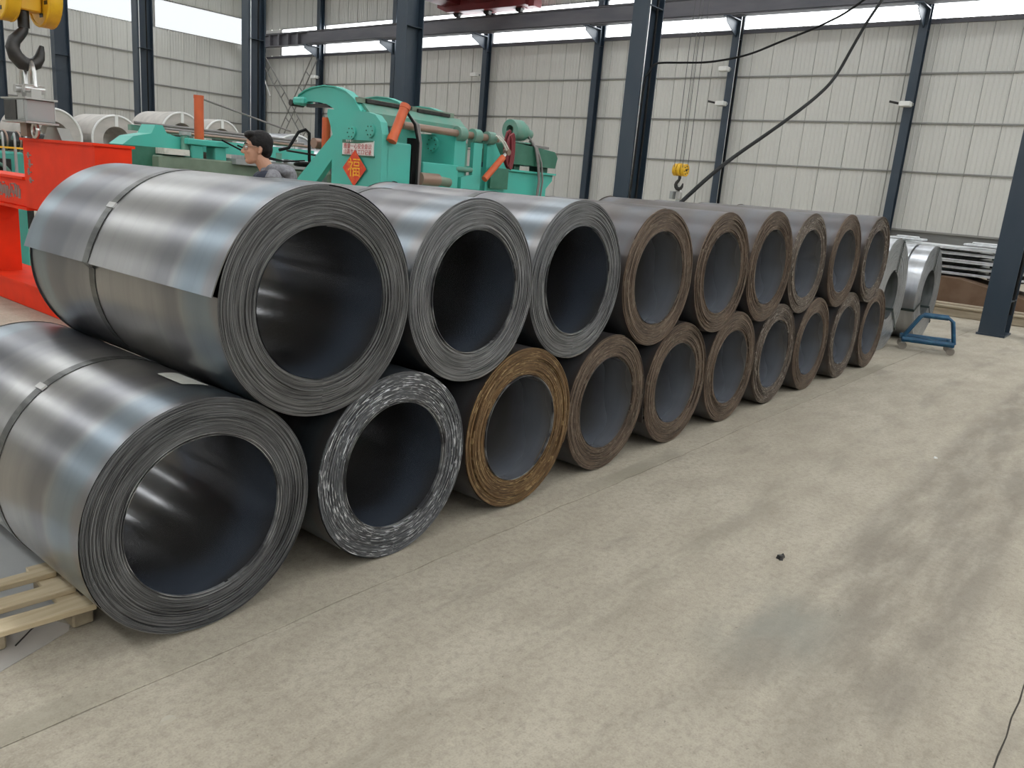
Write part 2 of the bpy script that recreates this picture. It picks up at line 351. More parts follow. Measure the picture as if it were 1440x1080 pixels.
def solo(name, mb, m, loc, label, cat, group=None):
    me = mb.data(name, m); me.transform(Matrix.Translation(-Vector(loc)))
    return tag(link(name, me, None, loc), label, cat, group)
def struct(name, mb, m, loc=(0, 0, 0)):
    me = mb.data(name, m); me.transform(Matrix.Translation(-Vector(loc))); o = link(name, me, None, loc); o['kind'] = 'structure'; return o
def dup(o, parent=None, loc=None):
    c = o.copy(); sc.collection.objects.link(c); c.parent = parent
    if loc is not None: c.location = loc
    for ch in list(o.children): dup(ch, c)
    return c
def text(name, s, size, m, parent, mw, sx=1.):
    cu = bpy.data.curves.new(name, 'FONT'); cu.body = s; cu.size = size; cu.align_x = 'CENTER'; cu.align_y = 'CENTER'; cu.extrude = .0008
    tmp = bpy.data.objects.new(name, cu); sc.collection.objects.link(tmp); bpy.context.view_layer.update()
    me = bpy.data.meshes.new_from_object(tmp.evaluated_get(bpy.context.evaluated_depsgraph_get())); bpy.data.objects.remove(tmp)
    me.materials.clear(); me.materials.append(M[m]); o = link(name, me)
    o.parent = parent; p = Vector((0, 0, 0)); q = parent
    while q: p += q.location; q = q.parent
    o.matrix_local = Matrix.Translation(-p) @ mw @ Matrix.Diagonal((sx, 1, 1, 1))
    return o
def frame(o, right, up):
    r, u = Vector(right).normalized(), Vector(up).normalized(); n = r.cross(u); m = Matrix.Identity(4)
    for i in range(3): m[i][0], m[i][1], m[i][2], m[i][3] = r[i], u[i], n[i], o[i]
    return m

# ---------------------------------------------------------------- room shell
random.seed(3)
fl = struct('floor', MB().box((X0, Y0, -.3), (X1, Y1, -.005)), 'joint')
XS = np.arange(X0, X1 + .01, .125); JIT = {y: [random.gauss(0, .003) + .004 * math.sin(x * 1.9) + .002 * math.sin(x * 5.3) for x in XS] for y in (-2.15, -.165)}
def slab(ya, yb, ja, jb):
    m = MB(); n = len(XS); vs = []
    for i, x in enumerate(XS):
        near = -3 < x < 16
        a = ya + ((JIT[ya][i] if near else 0) + random.uniform(.0015, .0035)) * ja if ja else ya
        b = yb + ((JIT[yb][i] if near else 0) - random.uniform(.0015, .0035)) * jb if jb else yb
        vs += [(x, a, -.006), (x, a, 0), (x, b, 0), (x, b, -.006)]
    fs = [(i * 4 + k, i * 4 + 4 + k, i * 4 + 5 + k, i * 4 + 1 + k) for i in range(n - 1) for k in range(3)]
    m.add(vs, fs); part('slab', m, 'floor', fl)
slab(Y0, -2.15, 0, 1); slab(-2.15, -.165, 1, 1); slab(-.165, Y1, 1, 0)

def siding_data(width, h, name):
    """one cladding sheet: flat pans with small ribs, lap joint at one edge; local x along the wall, +y into the hall"""
    prof = [(0, 0), (.012, .018), (.035, .018), (.047, 0)]; xs = []
    k = 5; step = width / k
    for i in range(k):
        d = 1.5 if i == 0 else .6
        xs += [(i * step + a, b * d) for a, b in prof]
    xs.append((width, 0)); m = MB()
    vs = [(x, y, z) for x, y in xs for z in (0, h)]
    m.add(vs, [(2 * i, 2 * i + 2, 2 * i + 3, 2 * i + 1) for i in range(len(xs) - 1)])
    return m.data(name, 'siding', False)
def clad(wall, origin, ang, length, z0, z1, width=.76):
    n = round(length / width); wd = length / n; me = siding_data(wd - .011, z1 - z0, 'siding_panel')
    for i in range(n):
        o = link('siding_panel', me, wall); o.rotation_euler = (0, 0, ang)
        o.location = (origin[0] + math.cos(ang) * wd * i, origin[1] + math.sin(ang) * wd * i, z0)
def window(name, cells, z0, z1, axis, v, pm_='pane'):
    """strip of translucent light panels with frame bars"""
    fr = MB(); t = .05
    a, b = cells[0][0], cells[-1][1]
    def bx(p, q, za, zb, d=.05):
        return ((v - d, p, za), (v + d, q, zb)) if axis == 'X' else ((p, v - d, za), (q, v + d, zb))
    fr.box(*bx(a, b, z0 - t, z0)); fr.box(*bx(a, b, z1, z1 + t))
    for p, q in cells: fr.box(*bx(q - .05, q + .05, z0, z1))
    w_ = struct(name, fr, 'girt')
    for p, q in cells:
        pm = MB(); lo, hi = bx(p + .05, q - .05, z0, z1, .01); pm.box(lo, hi); part('pane', pm, pm_, w_)
    return w_
# right wall (x = X1): low rendered wall, cladding, light strip, cladding
ZW0, ZW1 = 7.60, 8.98
wr = struct('wall_right', MB().box((X1, Y0, 0), (X1 + .3, Y1, 1.13)).box((X1 + .03, Y0, 1.13), (X1 + .12, Y1, ZW0 - .06)).box((X1 + .03, Y0, ZW1 + .06), (X1 + .12, Y1, ZR)), 'plinth')
clad(wr, (X1, Y0), rad(90), Y1 - Y0, 1.13, ZW0); clad(wr, (X1, Y0), rad(90), Y1 - Y0, ZW1, ZR)
for z in (2.97, 4.48, 5.98): part('girt', MB().box((X1 - .07, Y0, z - .024), (X1 - .001, Y1, z + .024)), 'girt', wr)
part('girt', MB().box((X1 - .07, Y0, 1.10), (X1 - .001, Y1, 1.16)), 'girt', wr)
part('girt', MB().box((X1 - .09, Y0, ZW0 - .16), (X1 - .001, Y1, ZW0 - .05)), 'beam', wr)
WC = [-6.9, -.85, 5.3, 11.5, 17.45, 23.5, 29.6, 35.6, 41.0]
cells = list(zip([Y0] + WC[:-1], WC[:-1] + [39.6]))
window('window_1', cells, ZW0, ZW1, 'X', X1 + .05)
part('siding_panel', MB().box((X1, 39.65, ZW0), (X1 + .02, Y1, ZW1)), 'siding', wr)
# back wall (y = Y1)
wb = struct('wall_back', MB().box((X0, Y1, 0), (X1, Y1 + .3, 1.13)).box((X0, Y1 + .03, 1.13), (X1, Y1 + .12, 8.04)).box((X0, Y1 + .03, 9.56), (X1, Y1 + .12, ZR)), 'plinth')
clad(wb, (X1, Y1), rad(180), X1 - X0, 1.13, 8.1); clad(wb, (X1, Y1), rad(180), X1 - X0, 9.5, ZR)
for z in (2.2, 3.7, 5.19, 6.62): part('girt', MB().box((X0, Y1 - .08, z - .03), (X1, Y1 - .001, z + .03)), 'girt', wb)
cells = [(x, min(x + 5.9, X1 - .1)) for x in np.arange(X0, X1 - 1, 5.9)]
window('window_2', cells, 8.1, 9.5, 'Y', Y1 + .05, 'pane_dim')
# left wall and front wall, behind and beside the camera
def plain_wall(name, lo, hi, zs): 
    m = MB()
    for a, b in zs: m.box((lo[0], lo[1], a), (hi[0], hi[1], b))
    return struct(name, m, 'siding')
plain_wall('wall_left', (X0 - .3, Y0), (X0, Y1), ((0, ZW0), (ZW1, ZR)))
window('window_3', [(y, min(y + 6, Y1)) for y in np.arange(Y0, Y1 - 1, 6.)], ZW0, ZW1, 'X', X0 - .05)
plain_wall('wall_front', (X0, Y0 - .3), (X1, Y0), ((0, 7.7), (9.5, ZR)))
window('added_window_4', [(x, min(x + 5.9, X1 - .1)) for x in np.arange(X0, X1 - 1, 5.9)], 7.7, 9.5, 'Y', Y0 - .05)  # unseen light strip, added to brighten the floor and coil ends
# roof with skylight strips along the hall
rf = MB(); xs = [X0 - .4] + [q for x, wd in SKY for q in (x - wd / 2, x + wd / 2)] + [X1 + .4]
for a, b in zip(xs[::2], xs[1::2]): rf.box((a, Y0 - .4, ZR), (b, Y1 + .4, ZR + .15))
cl = struct('ceiling', rf, 'roof')
for x, wd in SKY: part('skylight', MB().box((x - wd / 2, Y0 - .4, ZR + .06), (x + wd / 2, Y1 + .4, ZR + .08)), 'pane', cl)

# ---------------------------------------------------------------- steel frame
def h_column(name, label, x, y, h, fw, dp, conduit=False, bracket=None):
    t = thing(name, label, 'column', (x, y, 0), 'navy steel columns')
    for s in (-1, 1): part('flange', MB().box((x + s * dp / 2 - .012, y - fw / 2, .03), (x + s * dp / 2 + .012, y + fw / 2, h)), 'navy', t)
    part('web', MB().box((x - dp / 2, y - .01, .03), (x + dp / 2, y + .01, h)), 'navy', t)
    part('base_plate', MB().box((x - dp / 2 - .025, y - fw / 2 - .02, 0), (x + dp / 2 + .025, y + fw / 2 + .02, .03)), 'navy', t)
    for z in ((.5, 4.75, 7.3) if not bracket else (7.2,)):
        part('stiffener', MB().box((x - dp / 2 + .012, y - fw / 2, z), (x + dp / 2 - .012, y - .01, z + .014)), 'navy', t)
        part('stiffener', MB().box((x - dp / 2 + .012, y + .01, z), (x + dp / 2 - .012, y + fw / 2, z + .014)), 'navy', t)
    if bracket:
        bx = bracket; m = MB()
        m.prism([(bx - .25, 7.8), (bx - .25, 7.63), (x - dp / 2, 7.25), (x - dp / 2, 7.8)], 'Y', y - .012, y + .012)
        m.box((bx - .25, y - fw / 2, 7.79), (x - dp / 2, y + fw / 2, 7.825)); part('bracket', m, 'navy', t)
    if conduit:
        part('conduit', MB().tube((x - dp / 2 + .08, y - fw / 2 + .03, .3), (x - dp / 2 + .08, y - fw / 2 + .03, h), .014), 'bright', t)
        part('conduit', MB().tube((x + .06, y - fw / 2 + .02, .3), (x + .06, y - fw / 2 + .02, h), .022), 'black', t)
    return t
CX = 11.9
cols = [(-.46, 'navy steel column at the right edge, its base plate seen on the floor', 1), (5.9, 'navy steel column in the picture middle with the black cable leaving it', 1), (12.06, 'navy steel column behind the green uncoiler', 0),
        (18.22, 'navy steel column straight above the man in the grey hood', 1), (24.38, 'navy steel column left of the orange post on the conveyor', 1), (30.54, 'navy steel column just right of the near yellow crane hook', 0), (36.7, 'navy steel column at the left edge of the picture', 0)]
for y, lb, c in cols: h_column('steel_column', lb, CX, y, ZR, .32, .5, c)
wcl = ['navy wall column hidden behind the picture edge', 'navy wall column just right of the frame', 'navy wall column rising behind the galvanised coils', 'navy wall column right of the hanging far hook', 'navy wall column just left of the column with the cable',
       'navy wall column above the green blower', 'navy wall column hidden behind the uncoiler column', 'navy wall column at the right end of the lattice cross brace', 'navy corner column at the left end of the lattice cross brace']
for y, lb in list(zip(WC, wcl))[1:]:
    h_column('wall_column', lb, 27.2, y, ZR, .26, .28, y in (11.5,), 26.4)
# crane runway beam
rb = thing('crane_runway_beam', 'dusty grey crane runway beam along the wall under the light strip', 'beam', (26.4, 14, 7.83))
part('bottom_flange', MB().box((26.2, Y0, 7.83), (26.6, Y1 - .6, 7.86)), 'beam', rb)
part('web', MB().box((26.39, Y0, 7.86), (26.41, Y1 - .6, 8.42)), 'beam', rb)
part('top_flange', MB().box((26.2, Y0, 8.42), (26.6, Y1 - .6, 8.45)), 'beam', rb)
part('rail', MB().box((26.36, Y0, 8.45), (26.44, Y1 - .6, 8.53)), 'dark', rb)
part('duct', MB().box((26.2, Y0, 7.88), (26.37, 35.4, 8.4)), 'beam', rb)
for y in np.arange(36.3, 41.2, .85): part('stiffener', MB().box((26.21, y - .06, 7.86), (26.39, y + .06, 8.42)), 'beam', rb)
# lattice cross brace on the wall
lb_ = thing('lattice_brace', 'thin steel lattice cross brace between two wall columns', 'brace', (27.0, 38.3, 3))
def lattice(p, q):
    p, q = Vector(p), Vector(q); d = (q - p).normalized(); s = Vector((1, 0, 0)).cross(d) * .22
    for k in (-1, 1): part('rail', MB().tube(p + s * k, q + s * k, .035, n=6), 'girt', lb_)
    n = 7
    for i in range(1, n): c = p.lerp(q, i / n); part('rung', MB().tube(c - s, c + s, .03, n=6), 'girt', lb_)
lattice((27.05, 40.8, 7.5), (27.05, 36.0, 2.6)); lattice((26.98, 35.75, 7.3), (26.98, 40.0, 1.6))
part('loose_bar', MB().tube((26.8, 40.85, 7.3), (26.8, 39.6, 5.3), .045, n=6), 'bright', lb_, 'bright loose bar')
# overhead crane
oc = thing('overhead_crane', 'dark red overhead travelling crane riding on the runway beam', 'crane', (26.4, 22.7, 8.53))
part('end_carriage', MB().prism([(20.5, 8.75), (20.5, 9.3), (25.6, 9.3), (25.6, 8.92), (25.0, 8.7), (21.2, 8.7)], 'X', 26.0, 26.8), 'crane_red', oc)
part('girder', MB().box((12.7, 22.2, 8.95), (26.1, 23.2, 10.3)), 'crane_red', oc)
part('girder', MB().box((12.7, 24.2, 8.95), (26.1, 25.2, 10.3)), 'crane_red', oc)
part('walkway', MB().box((14, 20.9, 9.0), (26.0, 22.15, 9.1)), 'crane_red', oc)
for y in (24.7, 22.9, 21.1):
    wh = part('wheel', MB().tube((26.3, y, 8.69), (26.5, y, 8.69), .16), 'dark', oc)
    part('wheel_guard', MB().box((26.25, y - .28, 8.7), (26.55, y + .28, 8.82)), 'crane_red', oc)
part('drive_motor', MB().tube((25.5, 21.2, 9.15), (26.0, 21.2, 9.15), .16), 'green_dark', oc)
part('buffer', MB().box((26.2, 20.2, 8.7), (26.7, 20.5, 9.15)), 'crane_red', oc)

# ---------------------------------------------------------------- steel coils
def angp(a, r): return (math.sin(a) * r, math.cos(a) * r)      # angle from +Z towards +X
def end_data(rin, rout, turns, seed, steps, jit, name, m):
    rnd = random.Random(seed); N = turns * steps; p = (rout - rin) / turns; gap = min(.004, p * .7)
    y0 = [rnd.gauss(0, jit) for _ in range(turns + 1)]; a1 = [rnd.gauss(0, jit * .3) for _ in range(turns + 1)]; ph = [rnd.random() * 6.3 for _ in range(turns + 1)]
    for k in range(3): y0[k] += (3 - k) * jit * .8
    i = np.arange(N + steps + 1); th = i / steps * 2 * PI + rnd.random() * 6.3
    k = np.minimum(i // steps, turns); f = (i % steps) / steps
    Y0_, A1, PH = np.array(y0)[k], np.array(a1)[k], np.array(ph)[k]; Yn = np.array(y0)[np.minimum(k + 1, turns)]
    bl = np.clip((f - .8) / .2, 0, 1); y = Y0_ * (1 - bl) + Yn * bl + A1 * np.sin(th * 2 + PH) * (1 - bl)
    r0 = rin + p * i / steps * (turns / (turns + 1)); pp = p * turns / (turns + 1)
    sx, cz = np.sin(th), np.cos(th)
    cols = [(r0, y), (r0 + .74 * pp, y), (r0 + .76 * pp, y + gap), (r0 + pp, y + gap)]
    V = np.stack([np.stack([r * sx, yy, r * cz], -1) for r, yy in cols], 1).reshape(-1, 3)
    F = []
    n = len(i)
    for j in range(n - 1):
        a, b = 4 * j, 4 * j + 4
        F += [(a, b, b + 1, a + 1), (a + 1, b + 1, b + 2, a + 2), (a + 2, b + 2, b + 3, a + 3)]
        if j + steps + 1 < n: c = 4 * (j + steps); F.append((a + 3, b + 3, c + 4, c))
    me = bpy.data.meshes.new(name); me.from_pydata(V.tolist(), [], F); me.update(); me.materials.append(M[m]); return me
def lift_at(lift, y, held):
    return lift if held is None else lift * (.12 + (max(0, held - y) / held) ** 1.3 + .35 * max(0, y - held) / .6)
def wrap_data(R, L, tail, lift, p, name, m, n=128, inner=False, held=None):
    """last wrap of sheet from its loose tail round the coil; inner=True makes the bore lining (facing in)"""
    mb = MB(); al = [tail + 2 * PI * (i / n) ** 1.25 for i in range(n + 1)]; ys = [.004, .15, .3, .5, .7, .86, 1.0, 1.2, L - .004]; k = len(ys)
    rr = [R - p * (a - tail) / (2 * PI) for a in al] if not inner else [R + p * (a - tail) / (2 * PI) for a in al]
    lf = [(1 if not inner else -1) * math.exp(-(a - tail) / .24) for a in al]
    vs = [(math.sin(a) * (r + f * lift_at(lift, y, held)), y, math.cos(a) * (r + f * lift_at(lift, y, held))) for a, r, f in zip(al, rr, lf) for y in ys]
    mb.add(vs, [(i * k + j, i * k + j + 1, (i + 1) * k + j + 1, (i + 1) * k + j) for i in range(n) for j in range(k - 1)], True)
    if inner: return mb.data(name, m, False)
    q = n // 5; V = lambda i, j, dr: (math.sin(al[i]) * (rr[i] + dr + lf[i] * lift_at(lift, ys[j], held)), ys[j], math.cos(al[i]) * (rr[i] + dr + lf[i] * lift_at(lift, ys[j], held)))
    mb.add([V(i, j, -.0045) for i in range(q) for j in range(k)], [(i * k + j, (i + 1) * k + j, (i + 1) * k + j + 1, i * k + j + 1) for i in range(q - 1) for j in range(k - 1)], True)
    mb.add([V(0, j, d) for d in (0, -.0045) for j in range(k)], [(j, j + 1, k + j + 1, k + j) for j in range(k - 1)])   # sheet thickness at the tail
    for j in (0, k - 1): mb.add([V(i, j, d) for d in (0, -.0045) for i in range(q)], [(i, i + 1, q + i + 1, q + i) for i in range(q - 1)])
    return mb.data(name, m, False)
def strap_data(R, tail, lift, p, y, w_, a0, a1, name, m, n=96):
    mb = MB(); vs = []
    for i in range(n + 1):
        a = a0 + (a1 - a0) * i / n; t = (a - tail) % (2 * PI)
        r = R - p * t / (2 * PI) + lift * math.exp(-t / .28) + .0025
        vs += [(math.sin(a) * rr, yy, math.cos(a) * rr) for rr, yy in ((r - .002, y - w_ / 2), (r, y - w_ / 2), (r, y + w_ / 2), (r - .002, y + w_ / 2))]
    mb.add(vs, [(4 * i + j, 4 * i + 4 + j, 4 * i + 5 + j, 4 * i + 1 + j) for i in range(n) for j in range(3)])
    return mb.data(name, m, False)
def coil(x, y, z, R, rin, L, label, ends, wrap, bore, tail, seed, turns=30, steps=104, jit=.0022, lift=.0, p=.006, strap=None, bt=2.6, rims=None):
    t = thing('steel_coil', label, 'coil', (x, y, z), 'stacked steel coils')
    R *= .9975; held = strap[0] if strap and lift > .02 else None
    link('outer_wrap', wrap_data(R, L, tail, lift, p, 'outer_wrap', wrap, 128, False, held), t)
    link('bore_lining', wrap_data(rin, L, bt, .0015, .003, 'bore_lining', bore, 96, True), t)
    link('layered_end', end_data(rin, R - p, turns, seed, steps, jit, 'layered_end', ends), t)
    if rims:
        for q_, y_ in rims:
            n_ = 96; mb = MB(); vs = []
            for i_ in range(n_):
                a_ = 2 * PI * i_ / n_; yy = y_ + .0015 * math.sin(2 * a_ + seed)
                vs += [(math.sin(a_) * r_, y__, math.cos(a_) * r_) for r_, y__ in ((rin + q_ - .0011, yy + .012), (rin + q_ - .0011, yy), (rin + q_ + .0011, yy), (rin + q_ + .0011, yy + .012))]
            mb.add(vs, [(4 * i_ + j_, 4 * ((i_ + 1) % n_) + j_, 4 * ((i_ + 1) % n_) + j_ + 1, 4 * i_ + j_ + 1) for i_ in range(n_) for j_ in range(3)])
            link('inner_wrap_edge', mb.data('inner_wrap_edge', 'edge_bright', False), t)
    e = link('layered_end', end_data(rin, R - p, 12, seed + 50, 64, .002, 'layered_end', ends), t); e.location = (0, L - .006, 0); e.rotation_euler = (0, 0, PI)
    if strap:
        y_, a_ = strap
        s = link('strap', strap_data(R, tail, lift_at(lift, y_, held), p, y_, .044, tail - .9, tail + 4.2, 'strap', 'strap'), t)
        r = R + .005
        b = MB()
        aa = a_; vs = []
        for da in (-.028, .028):
            for rr in (r - .004, r + .003):
                for yy in (y_ - .026, y_ + .026): vs.append((math.sin(aa + da) * rr, yy, math.cos(aa + da) * rr))
        b.add(vs, [(0, 1, 3, 2), (4, 6, 7, 5), (0, 4, 5, 1), (2, 3, 7, 6), (0, 2, 6, 4), (1, 5, 7, 3)])
        c = link('strap_seal', b.data('strap_seal', 'bright'), s); c['label'] = 'bright metal strap seal'
    return t
LC = 1.43
low = [(-.036, .400, .0, .272), (.783, .391, -.01, .262), (1.587, .395, 0, .255), (2.381, .388, .02, .257), (3.18, .392, .02, .256), (3.971, .400, .015, .262), (4.777, .401, .02, .268), (5.580, .405, .01, .268), (6.401, .408, -.01, .272), (7.245, .408, -.015, .27)]
up = [(.388, .402, -.031, 1.0733, .262), (1.185, .390, -.009, 1.073, .256), (1.991, .397, .03, 1.084, .266), (2.779, .396, .01, 1.07, .264), (3.565, .392, -.01, 1.077, .260), (4.367, .402, -.004, 1.097, .266), (5.17, .402, .009, 1.1, .268), (5.984, .406, -.02, 1.107, .27), (6.824, .41, -.04, 1.109, .272)]
lowL = ['strapped grey coil nearest the camera, on the floor beside the pallet', 'floor coil whose grey end is flecked with white', 'floor coil with the orange rusty end', 'brown ended floor coil right of the orange rusty one',
        'brown floor coil, fifth from the near end of the bottom row', 'brown floor coil, fifth from the far end of the bottom row', 'brown floor coil, fourth from the far end of the bottom row', 'brown floor coil, third from the far end of the bottom row', 'brown floor coil next to the last of the bottom row', 'last brown floor coil, beside the galvanised coils']
upL = ['strapped grey coil with a lifted loose sheet tail, topmost and nearest', 'grey coil second from the near end of the top row', 'grey coil third from the near end, last grey one of the top row', 'brown ended coil of the top row next to the grey ones',
       'brown top row coil, fifth from the near end', 'brown top row coil, fourth from the far end', 'brown top row coil, third from the far end', 'brown top row coil next to the last one', 'last brown coil at the far end of the top row']
lend = ['end_dark', 'end_fleck', 'end_rust', 'end_brown', 'end_brown', 'end_brown', 'end_brown2', 'end_brown', 'end_brown2', 'end_brown']
uend = ['end_grey', 'end_light', 'end_light', 'end_brown', 'end_brown', 'end_brown', 'end_brown2', 'end_brown', 'end_brown2']
coils = {}
for i, (x, r, y, ri) in enumerate(low):
    far = i > 1
    coils['L%d' % i] = coil(x, y, r, r, ri, LC, lowL[i], lend[i], 'wrap_near' if i == 0 else ('wrap_far' if far else 'wrap'), 'bore_far' if far else 'bore',
        rad([-165, 150, 100, 120, -118, 110, 130, 125, 100, 118][i]), i, [34, 26, 22, 24, 24, 22, 22, 20, 20, 20][i], 112 if i < 4 else 72, [.0016, .0022, .0035, .0028][i] if i < 4 else .003,
        .0 if i != 4 else .03, .005, (.64, rad(-36)) if i == 0 else None, [2.85, 2.6, 2.5][i] if i < 3 else 2.6 + .2 * i, {0: ((.0, .001), (.009, -.002)), 1: ((.0, .001), (.011, -.003)), 2: ((.002, -.002),)}.get(i))
for i, (x, r, y, z, ri) in enumerate(up):
    far = i > 2
    coils['U%d' % i] = coil(x, y, z, r, ri, LC, upL[i], uend[i], 'wrap_near' if i == 0 else ('wrap_far' if far else 'wrap'), 'bore_far' if far else 'bore',
        rad([-84, 128, 140, 60, 66, 62, 120, 68, 100][i]), 20 + i, [34, 28, 26, 24, 24, 22, 22, 20, 20][i], 112 if i < 4 else 72, [.0016, .0024, .0026, .0028][i] if i < 4 else .003,
        .020 if i == 0 else (.006 if i in (4, 5, 7) else 0), .006, (.86, rad(-51)) if i == 0 else ((.62, rad(-30)) if i < 3 else None), [3.25, 2.7, 2.6][i] if i < 3 else 2.4 + .2 * i, {1: ((.004, -.003), (.016, -.002)), 2: ((.005, -.003),)}.get(i))
# paper tag stuck on top of the nearest floor coil
t = coils['L0']; m = MB(); vs = []
for i in range(7):
    a = rad(3 + 13 * i / 6); q = .3992 + .0008
    vs += [(math.sin(a) * q, .17 + .012 * (6 - i) / 6 , math.cos(a) * q), (math.sin(a) * q, .35 + .004 * i, math.cos(a) * q)]
m.add(vs, [(2 * i, 2 * i + 2, 2 * i + 3, 2 * i + 1) for i in range(6)])
o = link('paper_tag', m.data('paper_tag', 'paper'), t); o['label'] = 'white paper tag'

# ---------------------------------------------------------------- galvanised slit coils
def slit_coil(x, y, R, rin, wd, label, rz=0.):
    t = thing('slit_coil', label, 'coil', (x, y, R), 'galvanised slit coils'); t.rotation_euler = (0, 0, rz)
    link('winding', MB().tube((0, .003, 0), (0, wd - .003, 0), R, n=72, cap=False).data('winding', 'zinc_flat', False), t)
    link('layered_end', end_data(rin, R - .004, 16, int(x * 10), 72, .0009, 'layered_end', 'zinc'), t)
    e = link('layered_end', end_data(rin, R - .004, 16, int(x * 10) + 1, 72, .0009, 'layered_end', 'zinc'), t); e.location = (0, wd, 0); e.rotation_euler = (0, 0, PI)
    link('bore_lining', MB().tube((0, .003, 0), (0, wd - .003, 0), rin, n=48, cap=False).data('bore_lining', 'zinc_bore', False), t)
    for k in range(3):
        a = rad(12 + 120 * k); m = MB(); e = .004; c, s = math.cos(a), math.sin(a); h = .016
        pts = [(rin - e, -e - .004), (R + e, -e - .004), (R + e, wd + e), (rin - e, wd + e)]
        for (r0, y0), (r1, y1) in zip(pts, pts[1:] + pts[:1]):
            vs = []
            for r_, y_ in ((r0, y0), (r1, y1)):
                for hh in (-h, h):
                    for th in (0, .002): vs.append((s * (r_ + (th if r0 == r1 else 0)) + c * hh, y_ - (th if r0 != r1 else 0), c * (r_ + (th if r0 == r1 else 0)) - s * hh))
            m.add(vs, [(0, 1, 3, 2), (4, 6, 7, 5), (0, 4, 5, 1), (2, 3, 7, 6), (0, 2, 6, 4), (1, 5, 7, 3)])
        link('strap', m.data('strap', 'strap2'), t)
    return t
slit_coil(8.60, .20, .64, .27, .30, 'galvanised slit coil directly behind the last brown coils')
slit_coil(8.62, .53, .63, .27, .26, 'second galvanised slit coil, behind the one touching the brown coils')
slit_coil(10.06, .12, .60, .29, .20, 'galvanised slit coil standing behind the blue cart')
slit_coil(10.08, .34, .60, .29, .18, 'galvanised slit coil just behind the one by the blue cart')
slit_coil(10.10, .55, .61, .29, .22, 'hindmost galvanised slit coil of the group behind the blue cart')

# ---------------------------------------------------------------- blue cart
t = thing('dolly_cart', 'small blue steel dolly cart on four castors in the aisle', 'cart', (9.05, -.17, 0))
A = Vector((8.93, .06, 0)); B = Vector((9.1, -.47, 0)); d = (B - A).normalized(); s = Vector((d.y, -d.x, 0)) * -1
def P(u, v, z): return A + d * u * (B - A).length + s * v + Vector((0, 0, z))
if True:
    dep = .3
    for v in (0, dep):
        m = MB(); m.path([P(0, v, .125), P(1, v, .125)], .042, 4); part('rail', m, 'blue', t)
    for u in (0.03, .97):
        m = MB(); m.path([P(u, 0, .125), P(u, dep, .125)], .034, 4); part('cross_bar', m, 'blue', t)
    for v in (0, .06):
        m = MB(); m.path([P(.0, v, .13), P(.27, v, .40), P(.33, v, .43), P(.80, v, .43), P(.90, v, .39), P(1.0, v, .13)], .021, 8); part('handle_hoop', m, 'blue', t)
    m = MB(); m.path([P(.33, .03, .43), P(.80, .03, .43)], .042, 4); part('top_plate', m, 'blue', t)
    for u in (.04, .96):
        for v in (.01, dep - .01):
            c = P(u, v, 0); k = part('castor', MB().box(c + Vector((-.02, -.02, .075)), c + Vector((.02, .02, .105))), 'grey_part', t)
            q = s * .012; part('wheel', MB().tube(c + Vector((0, 0, .045)) - q, c + Vector((0, 0, .045)) + q, .045, n=16), 'rubber', k)

# ---------------------------------------------------------------- strip bundles on dunnage, behind the last column
gp = 'bundles of galvanised strip'
def bundle(x, ya, yb, z, h, wd, sag, label, m='zinc_flat', ties=2, gap=.04):
    t = thing('strip_bundle', label, 'bundle', (x, (ya + yb) / 2, z), gp); n = 14
    for k in range(3):
        hh = h / 3; mb = MB(); vs = []; off = random.uniform(-.04, .04); oy = random.uniform(-.15, .15)
        for i in range(n + 1):
            u = i / n; y = ya + oy + (yb - ya) * u; zz = z + hh * k - sag * math.sin(PI * u) + .004 * math.sin(9 * u + k)
            vs += [(x + off, y, zz), (x + off + wd, y, zz), (x + off + wd, y, zz + hh * .86), (x + off, y, zz + hh * .86)]
        mb.add(vs, [(4 * i + j, 4 * i + (j + 1) % 4, 4 * i + 4 + (j + 1) % 4, 4 * i + 4 + j) for i in range(n) for j in range(4)] + [(3, 2, 1, 0), (4 * n, 4 * n + 1, 4 * n + 2, 4 * n + 3)])
        part('strip', mb, m, t)
    for y0_, y1_ in ((ya + .3, -.6), (-.3, .25), (.45, 1.3), (1.6, yb - .4)): part('gap_shade_spacer', MB().box((x + .05, y0_, z - gap), (x + wd - .05, y1_, z - sag)), 'black', t)  # supports stretched along the gaps in black to stand for shade there
    for k in range(ties):
        u = (k + .6) / (ties + .2); y = ya + (yb - ya) * u; zz = z - sag * math.sin(PI * u)
        part('tie_strap', MB().box((x - .05, y - .02, zz - .01), (x + wd + .05, y + .02, zz + h + .01)), 'strap2', t)
SL = ['lowest bundle of galvanised strip, resting on the rusty box', 'second bundle from the bottom of the galvanised strip pile', 'third bundle from the bottom of the galvanised strip pile', 'fourth bundle from the bottom of the galvanised strip pile', 'topmost long bundle of the galvanised strip pile']
for k in range(5): bundle(15.0 + .05 * (k % 2), -2.2, 3.4, [.60, .715, .84, .96, 1.075][k], [.04, .042, .055, .045, .04][k], 1.15, [.0, .012, .02, .01, .03][k], SL[k], 'zinc_strip', 2, [.03, .05, .07, .055, .05][k])
def wrapped(x, y, z, label):
    m = MB(); random.seed(int(y * 10) + 5)
    m.box((x, y - .3, z), (x + .5, y + .3, z + .04), bevel=.015); m.box((x + .1, y - .2, z + .035), (x + .42, y + .2, z + .07), rz=.2, bevel=.02)
    solo('wrapped_strip', m, 'zinc_strip', (x, y, z), label, 'bundle', 'short wrapped strip on the pile')
wrapped(15.1, .45, 1.125, 'short silvery bundle lying at the right on top of the strip pile'); wrapped(15.1, 1.75, 1.125, 'short silvery bundle lying at the left on top of the strip pile')
m = MB().prism([(3.2, .0), (3.2, .56), (.62, .56), (-.05, .42), (-.9, .24), (-.9, .0)], 'X', 14.6, 16.0)
